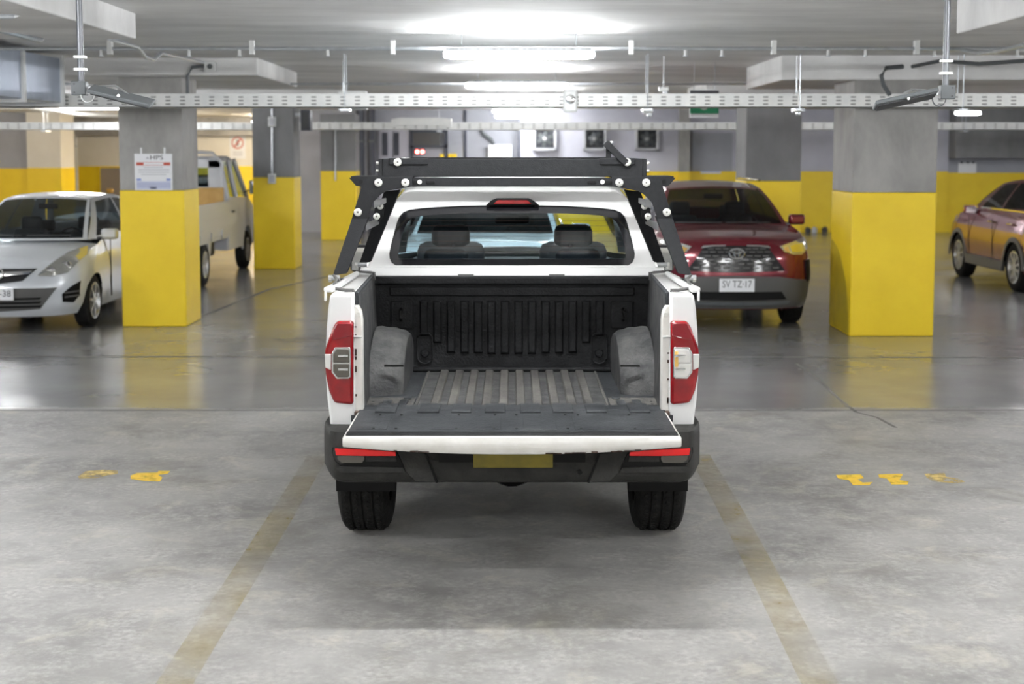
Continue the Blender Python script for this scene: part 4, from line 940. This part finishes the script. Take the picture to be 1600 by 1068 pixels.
# --- bed floor, ribs
MB().box(-.77, .77, DT-.03, DF+.02, ZF-.03, ZF).build('bed_floor', 'liner_grey', RT)
fl = MB().box(-.485, .485, DT+.13, DF-.01, ZF, ZF+.003).build('floor_panel', 'liner_worn', RT)
for i in range(10):
    x = -.427 + .0854*(i+.5) - .0 
    MB().loft([[(x-.026,y,ZF+.002),(x+.026,y,ZF+.002),(x+.019,y,ZF+.016),(x-.019,y,ZF+.016)] for y in (DT+.15, DF-.015)]).build('floor_rib', 'liner_dusty', RT, .003)
for sg in (1, -1):
    MB().box(sg*.475-.006, sg*.475+.006, DT+.13, DF-.01, ZF, ZF+.008).build('floor_edge', 'liner_dusty', RT, .002)
    MB().box(sg*.52-.03 if sg>0 else -.73, .73 if sg>0 else -.49, DT+.13, DT+.45, ZF, ZF+.004).build('floor_side_panel', 'liner_dusty', RT)
    for x in (.545,.625): MB().box(sg*x-.022, sg*x+.022, DT+.16, DT+.34, ZF+.003, ZF+.014).build('floor_rib', 'liner_grey', RT, .004)
    MB().box(sg*.53-.02, sg*.53+.02, DT+.40, DT+.46, ZF+.003, ZF+.012).build('floor_rib', 'liner_grey', RT, .004)
    for y in (.18,.26,.33): MB().cyl((sg*.70, DT+y, ZF+.004), .007, .004, 'z', 8).build('floor_hole', 'bumper_dark', RT)
# --- bed front wall
MB().box(-.79, .79, DF, DF+.05, ZF-.02, pz(432,DF)).build('front_wall', 'liner', RT)
MB().box(-.795, .795, DF-.035, DF+.06, pz(444,DF), pz(431.5,DF)).build('front_rail', 'liner', RT, .01)
MB().box(-.70, .70, DF-.016, DF+.01, pz(462,DF), pz(448,DF)).build('front_ledge', 'liner', RT, .008)
bots = [525,536,551,552,552,553,553,553,553,552,552,551,536,525]
for i in range(14):
    u = 662.6 + 21.1*i; x = X(u, 500, DF); zt_, zb = pz(469,DF), pz(bots[i],DF)
    MB().loft([[(x-.026,DF-.001,z),(x-.017,DF-.022,z-d),(x+.017,DF-.022,z-d),(x+.026,DF-.001,z)] for z, d in ((zt_,.012),(zb,-.012))]).build('wall_rib', 'liner', RT, .003)
for sg in (1, -1):
    pa, pb = .565, .695
    pn = MB().box(min(sg*pa,sg*pb), max(sg*pa,sg*pb), DF-.018, DF+.002, pz(513,DF), pz(470,DF)).build('wall_panel', 'liner', RT, .008)
    MB().tube([(sg*.635,DF-.018,pz(482,DF)),(sg*.635,DF-.05,pz(485,DF)),(sg*.635,DF-.052,pz(495,DF)),(sg*.635,DF-.03,pz(499,DF))], .010, 6).build('hook', 'bumper_dark', pn)
    rg = [(sg*.50 + .045*math.cos(a), DF-.012, pz(550,DF) + (.09 if math.sin(a)>0 else .0) + .045*math.sin(a) - .02) for a in lin(0, 2*PI, 21)]
    MB().tube(rg, .005, 6).build('drain_ring', 'liner', RT)
    MB().lathe([(.0,-.02),(.02,-.018),(.026,.0)], (sg*.50, DF, pz(551,DF)), 'y', 12).build('plug', 'liner', RT)
MB().box(-.60, .60, DF-.05, DF, ZF, ZF+.03).build('wall_foot', 'liner', RT, .012)
# --- lowered tailgate
TW = .742
tg = MB(); n = 24
def tgpt(u, y, top):
    bow = .022*(1-u*u)
    return (TW*u, y, ZF + .014 if top else (ZF - .034 - bow*1.5))
tg.grid(lambda u, y: tgpt(u, y, True), lin(-1,1,n), (DG, DT-.01)); tg.grid(lambda u, y: tgpt(u, y, False), lin(-1,1,n), (DG, DT-.01))
tg.grid(lambda u, q: (TW*u, DG - .012*math.sin(q*PI), lerp(tgpt(u,DG,True)[2], tgpt(u,DG,False)[2], q)), lin(-1,1,n), lin(0,1,7))
tg.grid(lambda u, q: (TW*u, DT-.01, lerp(tgpt(u,DG,True)[2], tgpt(u,DG,False)[2], q)), lin(-1,1,n), (0,1))
for sg in (1,-1): tg.grid(lambda y, q: (TW*sg, y, lerp(tgpt(1,DG,True)[2], tgpt(1,DG,False)[2], q)), (DG,DT-.01), (0,1))
tgo = MB(); tgo.v, tgo.f = tg.v, tg.f; tgo = tgo.build('tailgate', 'white_worn', RT, .006, ang=40)
MB().box(-TW+.012, TW-.012, DG+.075, DT+.0, ZF+.012, ZF+.022).build('tailgate_liner', 'liner_grey', tgo, .005)
MB().loft([[(x,DG+.012,ZF+.0145),(x,DG+.025,ZF+.021),(x,DG+.075,ZF+.022),(x,DG+.075,ZF+.0145)] for x in (-TW+.01, TW-.01)]).build('liner_lip', 'liner', tgo, .003)
low = [(90,195),(305,415),(475,578),(645,750),(825,930),(990,1095),(1160,1265),(1380,1485)]
for a, c_ in low:
    D1 = DT-.03; x0 = X(560+a/3.265, 653, D1); x1 = X(560+c_/3.265, 653, D1)
    MB().box(x0, x1, DT-.085, DT+.13, ZF+.003, ZF+.032).build('hinge_tab', 'liner_grey', RT, .004)
MB().box(-.735, .735, DT+.0, DT+.14, ZF+.0, ZF+.022).build('hinge_strip', 'liner_grey', RT, .004)
for (x0, x1) in ((-.70,-.56),(-.36,-.05),(.05,.20),(.28,.50),(.53,.68)):
    MB().box(x0, x1, DG+.12, DT-.16, ZF+.021, ZF+.0245).build('liner_pad', 'liner_grey', tgo, .003)
for x in (-.62,-.52,-.25,-.08,.02,.25,.31,.55): 
    for y in (DG+.13, DT-.14): MB().cyl((x, y, ZF+.025), .006, .003, 'z', 8).build('rivet', 'bumper_dark', tgo)
for i in range(16):
    x = random.uniform(-.6,.7); MB().box(x, x+random.uniform(.01,.07), DG-.0125, DG-.006, ZF-.033-.030*(1-(x/TW)**2), ZF-.030-.030*(1-(x/TW)**2)+random.uniform(0,.003)).build('paint_chip', 'rust', tgo)
# --- tail lamps
def PX(u, v): return pt(u, v, DT-.03)
lensL = [(526,501),(552.5,501),(552.5,632),(522,629),(514,610),(509,585),(507,562),(508,545),(514,528),(520,512)]
for sg in (-1, 1):
    pol = [(sg*abs(PX(u,v).x), PX(u,v).z) for u, v in lensL]
    tl = MB().prism(pol, 'y', DT-.045, DT+.06).build('tail_lamp', 'red_lens', RT, .016, seg=3); tl['label'] = 'red tail lamp with clear centre'
    def pp(L, y0, y1, nm, m, par=tl, bv=.004): return MB().prism([(sg*abs(PX(u,v).x), PX(u,v).z) for u, v in L], 'y', y0, y1).build(nm, m, par, bv)
    pp([(527,504),(550,504),(550,524),(520,531),(522,515)], DT-.049, DT-.03, 'upper_lens', 'red_dark')
    pp([(524,541),(547.5,541),(549,546),(549,587),(546,590.5),(527,590.5),(519,580),(519,551)], DT-.056, DT-.04, 'chrome_rim', 'chrome', bv=.003)
    pp([(526,544),(546,544),(547,548),(547,565),(521.5,565),(521.5,552)], DT-.060, DT-.05, 'reverse_lens', 'smoke_lens' if sg < 0 else 'clear_lens')
    pp([(521.5,567),(547,567),(547,585),(545,588),(528,588),(521.5,579)], DT-.060, DT-.05, 'indicator_lens', 'smoke_lens' if sg < 0 else 'clear_lens')
    if sg > 0: pp([(541,547),(547,547),(547,572),(541,572)], DT-.0615, DT-.05, 'amber_lens', 'amber')
    pp([(508,552),(518,552),(518,577),(509,573)], DT-.054, DT-.03, 'side_lens', 'clear_lens')
    for v in (554, 575):
        q = PX(538, v); bl = MB().tube([(sg*abs(q.x)-.025, DT-.064, q.z), (sg*abs(q.x)+.022, DT-.064, q.z)], .008, 8).build('bulb', 'chrome', tl)
# --- rear bumper: loft in x
secs = []
def bprof(x):
    a = abs(x)/.905; y = DT - .15 + .16*max(0, (a-.915)/.085)**1.6; up = .03*max(0, (a-.8)/.2)**2
    zt_ = .735 if a > .84 else .655; zt_ = lerp(.655, .745, max(0, min(1, (a-.80)/.06)))
    zlo = .485 + .05*max(0, (a-.86)/.14)**2
    return [(x,y+.05,zt_),(x,y+.012,zt_-.012),(x,y,zt_-.05),(x,y-.004,.60),(x,y+.0,.55),(x,y+.012,zlo+.02),(x,y+.04,zlo),(x,y+.22,zlo+.01),(x,y+.24,zt_)]
xsb = lin(-.905,-.74,18) + lin(-.7,.7,11) + lin(.74,.905,18)
bp = MB().loft([bprof(x) for x in xsb]).build('rear_bumper', 'bumper', RT, ang=45)
for sg in (1,-1):
    def bpch(nm, m, L, off, par=bp, depth=.02):
        vs = []
        for u, v in L:
            q = pt(801 + (801-u) if sg > 0 else u, v, DT-.15); y = bprof(q.x)[3][1] - off; vs.append((q.x, y, q.z))
        k = len(vs); return MB().add(vs + [(x, y+depth+.03, z) for x, y, z in vs], [tuple(range(k))] + [(i,(i+1)%k,(i+1)%k+k,i+k) for i in range(k)]).build(nm, m, par)
    bpch('lamp_recess', 'bumper_dark', [(519,699),(570,700),(619,703),(625,716),(632,730),(590,732),(538,732),(524,720),(518,708)], .004)
    bpch('reflector', 'red_reflector', [(524,700),(570,701),(618,704.5),(619,710.5),(570,710.5),(526,709.5)], .016)
    bpch('fog_lamp', 'smoke_lens', [(528,711),(548,711),(569,711.5),(570,716),(566,722),(535,722),(528,716)], .008)
    bpch('fog_trim', 'bumper', [(572,712),(618,712),(620,720),(572,720)], .007)
    bpch('recess_lip', 'bumper', [(526,727),(580,728),(630,729),(634,737),(580,737),(532,737)], .012)
    bpch('bumper_segment', 'bumper', [(621,704),(664,708),(671,724),(682,752),(650,751),(637,738),(628,718)], .006)
    bpch('segment_gap', 'bumper_dark', [(664,708),(667,708),(684,753),(681,753)], .0075)
MB().box(-.345, .345, DT-.157, DT-.10, .592, .656).build('plate_recess', 'bumper_dark', bp)
MB().cbox((.005, DT-.162, .622), (.375,.012,.11)).build('number_plate', 'plate_yellow', bp, .003)
for x in (.32,): MB().cyl((x, DT-.158, .545), .011, .01, 'y', 12).build('sensor', 'bumper_dark', bp)
# --- wheels, mud flaps, chassis
for sg in (1,-1):
    for y in (DA, DA+3.1): wheel(RT, (sg*.785, y, .372), .372, .262, .225, sg, None, 6, 'rim_alloy', tread=True)
    MB().prism([(sg*.905,.62),(sg*.90,.52),(sg*.87,.475),(sg*.80,.455),(sg*.64,.455),(sg*.63,.50),(sg*.63,.62)], 'y', DA-.46, DA-.43).build('mud_flap', 'bumper_dark', RT, .008)
    MB().box(sg*.42-.04, sg*.42+.04, DT+.05, DA+3.7, .50, .62).build('chassis_rail', 'bumper_dark', RT)
MB().cyl((0,DA,.372),.05,1.35,'x',14).build('rear_axle','bumper_dark',RT); MB().lathe([(.02,-.16),(.12,-.11),(.15,0),(.12,.11),(.02,.16)],(0,DA,.37),'y',18).build('differential','bumper_dark',RT)
MB().lathe([(.19,-.09),(.34,-.10),(.36,-.05),(.36,.05),(.34,.09),(.19,.09)],(0,DT+.45,.60),'z',28,True).build('spare_tyre','rubber',RT)
MB().tube([(.50,DA+.6,.50),(.52,DA,.56),(.52,DT+.15,.53)],.03,10).build('exhaust','bumper_dark',RT)
MB().box(-.70,.70,DT+.1,8.2,.66,.72).build('bed_underside','bumper_dark',RT)
# --- cab: rear panel ring
OUT = [(567,427),(575,405),(583,385),(594,360),(602,344),(608,330),(613.5,319),(619,310.5),(627,302),(637,296),(650,293),(680,291.5),(720,291),(760,290.6),(800,290.5)]
WIN = [(618,414.5),(611.5,410),(608.5,403),(608,396),(611,381),(616,362),(620.5,346),(624,338),(630,331.5),(640,327.5),(655,325.5),(680,323.5),(720,321.5),(760,320.6),(800,320.3)]
def cabD(v): return 8.20 + max(0, (428 - v))/138*.30
def full(L): return L + [(1600-u, v) for u, v in L[-2::-1]]
def cp(u, v, dd=0): q = pt(u, v, cabD(v)); return Vector((q.x, q.y + dd, q.z))
OF, WF = full(OUT), full(WIN); no = len(OF)
ring_o = [cp(u,v,.05) for u,v in OF]; ring_i = [cp(lerp(u,a,.13), lerp(v,b,.13), .005) for (u,v),(a,b) in zip(OF,WF)]; ring_w = [cp(u,v,0) for u,v in WF]; ring_w2 = [p + Vector((0,.03,0)) for p in ring_w]
cabm = MB(); cabm.loft([ring_o, ring_i, ring_w, ring_w2], cap=False, closed=False)
# sill under the window
cabm.loft([[ring_w2[0],ring_w2[-1]],[ring_w[0],ring_w[-1]],[ring_i[0],ring_i[-1]],[ring_o[0],ring_o[-1]]], cap=False, closed=False)
bl, br = cp(567,427,.05), cp(1033,427,.05)
cabm.box(-.885,.885,8.20,8.24,1.15,pz(419,8.2)+.004)
# roof and sides forward
secD = [0,.25,.5,.9,1.3,1.55,1.75,1.9]
def cabsec(d):
    r = []
    for p in ring_o:
        h = (p.z - 1.36)/.47
        fw = 1 + .045*min(d/.5,1) - .05*max(0,(d-1.2)/.7)*h; sz = .05*math.sin(min(d,1.9)/1.9*PI)*max(0,h) - .09*max(0,(d-1.3)/.6)**2*max(0,h)
        r.append(Vector((p.x*fw, p.y + d*(1 if h > .2 else 1), p.z + sz)))
    return r
ringsec = [cabsec(d) for d in secD]
def iswin(k, i): 
    j = i if i < no/2 else no-2-i
    return 1 <= j <= 6 and 1 <= k <= 5 and k != 3
glass_side = [MB(), MB()]
for k in range(len(secD)-1):
    for i in range(no-1):
        q = [ringsec[k][i], ringsec[k][i+1], ringsec[k+1][i+1], ringsec[k+1][i]]
        (glass_side[0 if i < no/2 else 1] if iswin(k,i) else cabm).add(q, [(0,1,2,3)])
# windscreen + A pillars
last = ringsec[-1]; wsg = MB()
CW = 10.75
def wsp(i, t):
    p = last[i]; h = max(0,(p.z-1.36)/.47); tgt = Vector((p.x*1.12 if abs(p.x) > .3 else p.x*1.15, CW - .12*(p.x/.8)**2, 1.29)); return p.lerp(tgt, t) + Vector((0,0,.03*math.sin(t*PI)))
for i in range(no-1):
    (cabm if i < 6 or i > no-8 else wsg).grid(lambda a, t: tuple(wsp(a,t)), (i,i+1), lin(0,1,6))
co = cabm.build('cab', 'white_paint', RT, ang=45)
for g in glass_side: g.build('side_window', 'glass_clear', RT)
wsg.build('windscreen', 'glass_clear', RT)
# rear window: black frit border + clear glass
CEN = [(lerp(u, 800, .045 + .02*(abs(u-800)/200)), v) for u, v in WF]
INN = [(626,404.5),(624,404),(622,402),(622,398),(624,385),(628,367),(633,354),(637,347),(643,341.5),(652,338),(665,336.5),(685,335),(720,333.5),(760,333),(800,332.8)]
ring_n = [cp(u,v,.012) for u,v in full(INN)]; ring_w3 = [p + Vector((0,.012,0)) for p in ring_w]
fb = MB(); fb.loft([ring_w3, ring_n], cap=False, closed=False); fb.loft([[ring_w3[0],ring_w3[-1]],[ring_n[0],ring_n[-1]]], cap=False, closed=False); rwo = fb.build('rear_window_border', 'black_gloss', RT)
gl = MB(); N = len(ring_n); gl.add(ring_n, [tuple(range(N))]); gl.build('rear_window', 'glass_tint', RT)
for v in (345,353,361,369,377,385,393):
    a, b_ = cp(lerp(640,623,(v-345)/48),v,.010), cp(lerp(960,977,(v-345)/48),v,.010); MB().tube([a,b_],.0008,4).build('heating_wire','rust',rwo)
# high brake lamp
hb = MB().prism([(X(u,v,8.44),pz(v,8.44)) for u,v in ((759,320.5),(768,312.5),(776,309.5),(826,309.5),(833,312.5),(843,320.5))],'y',8.405,8.47).build('high_brake_lamp','bumper_dark',RT,.006)
MB().prism([(X(u,v,8.40),pz(v,8.40)) for u,v in ((771,318.5),(777,312.5),(824,312.5),(831,318.5))],'y',8.397,8.42).build('lens','red_lens',hb,.003)
for u in (728,870): MB().cbox(pt(u,429.5,8.19),(.09,.02,.010)).build('drain_slot','cladding',RT)
# --- cab lower body, hood, front
LB = 8.20; LE = 11.72
Mp = tf(Vector((0, LE, 0)), True)
pc = Car(RT, Mp, L=LE-LB-.03, hw=.925, rw=.372, ra=.45, axles=(LE-(DA+3.1), 99), wz=[(.3,.95),(.5,.985),(.8,1),(1.1,.985),(1.25,.965),(1.4,.94)], wy=[(0,.96),(.7,1),(5,1)],
         yf=[(.3,.08),(.6,0),(.9,.02),(1.1,.12)], yrr=[(.3,0),(1.4,0)], Rf=.5, nf=2.8, Rr=.02, nr=8, zt=[(0,1.10),(.15,1.16),(.9,1.265),(1.05,1.29),(1.6,1.31),(3.9,1.36)], sill=[(0,.42),(4,.45)], cowl=1.05, deck=3.44, crown=.06, paint='white_paint')
pc.axles = (LE-(DA+3.1),); pc.body()
pc.patch('grille','black_gloss',[(-.5,1.0),(0,1.0),(.5,1.0)],[(-.45,.75),(0,.75),(.45,.75)],sub=5); pc.patch('headlamp','headlamp',[(.54,1.0),(.70,1.02),(.86,1.03)],[(.55,.84),(.70,.83),(.87,.90)],off=.01,mirror=True)
pc.patch('front_bumper','bumper',[(-.85,.62),(0,.62),(.85,.62)],[(-.8,.44),(0,.44),(.8,.44)],off=.02,sub=6)
for sg in (1,-1):
    m_ = MB().cbox((sg*1.06,10.25,1.28),(.22,.12,.20)).build('door_mirror','black_gloss',RT,.04,seg=3); MB().cbox((sg*1.06,10.186,1.28),(.18,.008,.16)).build('mirror_glass','mirror_glass',m_); MB().cbox((sg*.95,10.26,1.20),(.10,.05,.05)).build('mirror_arm','dark_plastic',m_)
    for y in (8.19,9.22,10.15): MB().box(sg*.905-.0225,sg*.905+.0225,y-.004,y+.004,.52,1.22).build('door_gap','bumper_dark',RT)
    for y in (8.75,9.75): MB().cbox((sg*.94,y,1.10),(.03,.2,.03)).build('door_handle','white_paint',RT,.008)
# --- cab interior
MB().box(-.85,.85,8.3,10.7,.50,.56).build('cabin_floor','interior',RT)
MB().box(-.80,.80,8.26,8.34,.56,pz(405,8.28)).build('rear_trim','interior',RT)
bs = MB().cbox((0,8.52,1.12),(1.35,.14,.5)).build('rear_seat','interior',RT,.05)
for sg in (1,-1):
    MB().cbox((sg*.40,8.62,1.385),(.27,.09,.15)).build('headrest','interior',bs,.04)
    fs = MB().cbox((sg*.40,9.30,1.10),(.44,.15,.72)).build('front_seat','interior_grey',RT,.06)
    MB().cbox((sg*.40,9.28,1.49),(.25,.10,.17)).build('headrest','interior',fs,.045)
    MB().cbox((sg*.38,9.55,.80),(.50,.52,.18)).build('cushion','interior_grey',fs,.05)
    for z in (1.50,): MB().cyl((sg*.38,9.225,z-.06),.012,.01,'y',10).build('button','chrome',fs)
    MB().tube([(sg*.72,9.0,1.68),(sg*.70,9.05,1.62),(sg*.70,9.2,1.60),(sg*.72,9.25,1.66)],.016,8).build('grab_handle','interior_grey',RT)
MB().cbox((0,10.35,1.19),(1.55,.5,.16)).build('dashboard','interior',RT,.06)
MB().cbox((0,9.95,1.575),(.245,.04,.06)).build('inside_mirror','interior',RT,.02)
n = 22; MB().tube([(-.38+.19*math.cos(2*PI*k/n),10.0+.07*math.sin(2*PI*k/n),1.18+.175*math.sin(2*PI*k/n)) for k in range(n+1)],.015,6).build('steering_wheel','interior',RT)

# ------------------------------------------------------------------ rack over bed and cab
YK = 7.40
RK = thing('roof_rack', 'matt black bolted steel rack on the pickup bed rails and cab roof', 'rack', (0, YK, ZR+.03))
def K(u, v, D=YK): q = pt(u, v, D); return q
def disc(p, par, r=.021):
    w_ = MB().lathe([(.0,-.006),(r*.42,-.006),(r*.46,-.0015),(r*.58,-.0015),(r*.62,-.005),(r*.96,-.004),(r,-.002),(r,.006),(.0,.006)], p, 'y', 20).build('bolt', 'bolt', par)
    MB().cyl(p - Vector((0,.0065,0)), r*.25, .003, 'y', 6).build('socket', 'cladding', w_)
# platform on top
zt_, zb = K(0,248).z, K(0,276).z; xa, xb = K(598,262).x, K(1004,262).x
MB().box(xa, xb, YK-.02, YK+.02, zb, zt_).build('rear_beam', 'rack_black', RK, .004)
MB().box(K(607,0).x, K(668,0).x, YK-.028, YK-.018, K(0,257).z, zt_+.003).build('joint_plate', 'rack_black', RK, .003)
MB().box(K(938,0).x, K(993,0).x, YK-.028, YK-.018, K(0,257).z, zt_+.003).build('joint_plate', 'rack_black', RK, .003)
for s_, xx in ((-1,xa),(1,xb)):
    MB().box(xx-.02, xx+.02, YK-.015, YK+1.75, zb, zt_).build('side_beam', 'rack_black', RK, .004)
    for v in (255,267): MB().cyl((xx+s_*.026, YK+.02, K(0,v).z), .010, .02, 'x', 10).build('end_bolt', 'bolt', RK)
MB().box(xa, xb, YK+1.73, YK+1.77, zb, zt_).build('front_beam', 'rack_black', RK, .004)
for i in range(6): MB().box(xa, xb, YK+.22+.26*i, YK+.30+.26*i, zb+.02, zb+.045).build('slat', 'rack_black', RK, .003)
# lower cross bar with slots
cz0, cz1 = K(0,291).z, K(0,277.5).z
cb_ = MB().box(K(640,0).x, K(960,0).x, YK-.015, YK+.035, cz0, cz1).build('cross_bar', 'rack_black', RK, .003)
for u in (650,673,924,950): MB().cbox(K(u,284.5)+Vector((0,-.017,0)), (.042,.004,.018)).build('slot', 'bumper_dark', cb_, .004)
for u, m in ((656,'bolt'),(941,'bolt')): MB().cyl(K(u,284)+Vector((0,-.018,0)), .012, .004, 'y', 10).build('slot_bolt', m, cb_)
# legs
plate = [(546,277.5),(645,276.5),(645,290.5),(631,293.5),(606,298),(596,303),(583,316),(578,330),(571,352),(551,351),(549,360),(563,318),(566,291),(557,290)]
plate = [(546,277.5),(645,276.5),(645,290.5),(631,293.5),(606,298),(596,303),(583,316),(577,334),(569,356),(547,352),(560,310),(566,291),(557,290)]
for sg in (-1, 1):
    mir = lambda u: u if sg < 0 else 1601-u
    pl_ = MB().prism([(K(mir(u),v).x, K(mir(u),v).z) for u, v in plate], 'y', YK-.024, YK-.016).build('gusset_plate', 'rack_black', RK, .0015)
    for u, v in ((592,285),(634,285),(560,331),(555,351)): disc(K(mir(u),v)+Vector((0,-.028,0)), pl_)
    MB().cyl(K(mir(565),283.5)+Vector((0,-.025,0)), .011, .004, 'y', 12).build('hole', 'bumper_dark', pl_)
    disc(K(mir(622),253)+Vector((0,-.032,0)), RK)
    # top flange going back
    MB().box(min(K(mir(546),0).x,K(mir(645),0).x), max(K(mir(546),0).x,K(mir(645),0).x), YK-.02, YK+.26, cz1, cz1+.008).build('top_flange', 'rack_black', RK, .002)
    # rear leg: angle section, from gusset down to the rail
    def leg(tp, bt, Dt, Db, w_, nm):
        a = [K(mir(u),v,Dt) for u, v in tp]; b2 = [K(mir(u),v,Db) for u, v in bt]; th = Vector((0,.012,0)); dp = Vector((0,.07,0))
        ring0 = [a[0],a[1],a[1]+th,a[0]+th]; ring1 = [b2[0],b2[1],b2[1]+th,b2[0]+th]
        o = MB().loft([ring0,ring1]).build(nm, 'rack_black', RK, .002)
        MB().loft([[a[1]-Vector((sg*-.0,0,0)),a[1]+Vector((sg*.010,0,0)),a[1]+Vector((sg*.010,0,0))+dp,a[1]+dp],[b2[1],b2[1]+Vector((sg*.010,0,0)),b2[1]+Vector((sg*.010,0,0))+dp,b2[1]+dp]]).build('leg_flange', 'rack_black', o, .002)
        return o
    leg([(551,338),(576,338)], [(520,430),(541,427)], YK-.012, DT+.36, 0, 'rear_leg')
    leg([(600,299),(625,296)], [(561,412),(579,409)], YK+.30, 8.02, 0, 'front_leg')
    # bent clamp rods
    f0 = Vector((sg*.893, DT+.36, 0)); zz = ZR+.06
    cl = [K(mir(521),430,DT+.33), Vector((sg*.872,DT+.30,ZR+.045)), Vector((sg*.868,DT+.10,ZR+.018)), Vector((sg*.80,DT+.06,ZR+.012)), Vector((sg*.765,DT+.06,ZR+.012)), Vector((sg*.757,DT+.06,ZR-.01))]
    MB().tube(cl, .008, 8).build('clamp_rod', 'cladding', RK)
    ft = MB().cyl(K(mir(522),434,DT+.33), .015, .055, 'x', 10).build('foot_bolt', 'alu', RK); MB().cyl(K(mir(516),436,DT+.33), .017, .014, 'x', 6).build('nut', 'bolt', ft)
    cl = [K(mir(563),411,8.0), Vector((sg*.865,8.02,ZR+.0)), Vector((sg*.80,8.03,ZR-.006)), Vector((sg*.782,8.04,ZR-.008)), Vector((sg*.782,8.04,ZR-.05))]
    MB().tube(cl, .008, 8).build('clamp_rod', 'cladding', RK)
    ft = MB().cyl(K(mir(565),413,8.0), .014, .06, 'x', 10).build('foot_bolt', 'alu', RK); MB().cyl(K(mir(557),414,8.0), .018, .014, 'x', 6).build('nut', 'bolt', ft)
    # bright link bracket between the legs
    q0, q1 = K(mir(603),313,YK+.22), K(mir(584),319,YK+.05); q2, q3 = K(mir(592),346,YK+.25), K(mir(572),354,YK+.05)
    for a, b2 in ((q0,q1),(q2,q3)):
        MB().loft([[a+Vector((0,0,-.014)),a+Vector((0,0,.014)),a+Vector((0,.02,.014)),a+Vector((0,.02,-.014))],[b2+Vector((0,0,-.022)),b2+Vector((0,0,.022)),b2+Vector((0,.02,.022)),b2+Vector((0,.02,-.022))]]).build('link_bracket', 'alu', RK, .002)
    pl2 = MB().prism([(K(mir(u),v,YK+.24).x, K(mir(u),v,YK+.24).z) for u, v in ((587,316),(601,316),(599,338),(590,348),(583,346))], 'y', YK+.236, YK+.246).build('link_plate', 'rack_black', RK)
    for u, v in ((594,322),(588.5,338)): disc(K(mir(u),v,YK+.22), pl2, .018)
    MB().tube([K(mir(631),296,8.3), K(mir(612),318,8.26), K(mir(592),360,8.16)], .006, 6).build('edge_strip', 'plate_yellow', RK)
# folding stop bracket on the right end
a, b2 = K(977,254), K(946,224)
MB().cbox((a+b2)/2+Vector((0,-.034,0)), ((a-b2).length+.01,.012,.036), Matrix.Rotation(math.atan2(-(a.z-b2.z),(a.x-b2.x)),4,'Y')).build('folding_arm', 'rack_black', RK, .004)
MB().box(K(948,0).x, K(956,0).x, YK-.02, YK-.005, zt_-.01, K(0,229).z).build('stop_post', 'rack_black', RK, .002)
MB().cyl(K(955,222)+Vector((0,-.03,0)), .007, .04, 'y', 8).build('stop_pin', 'alu', RK)
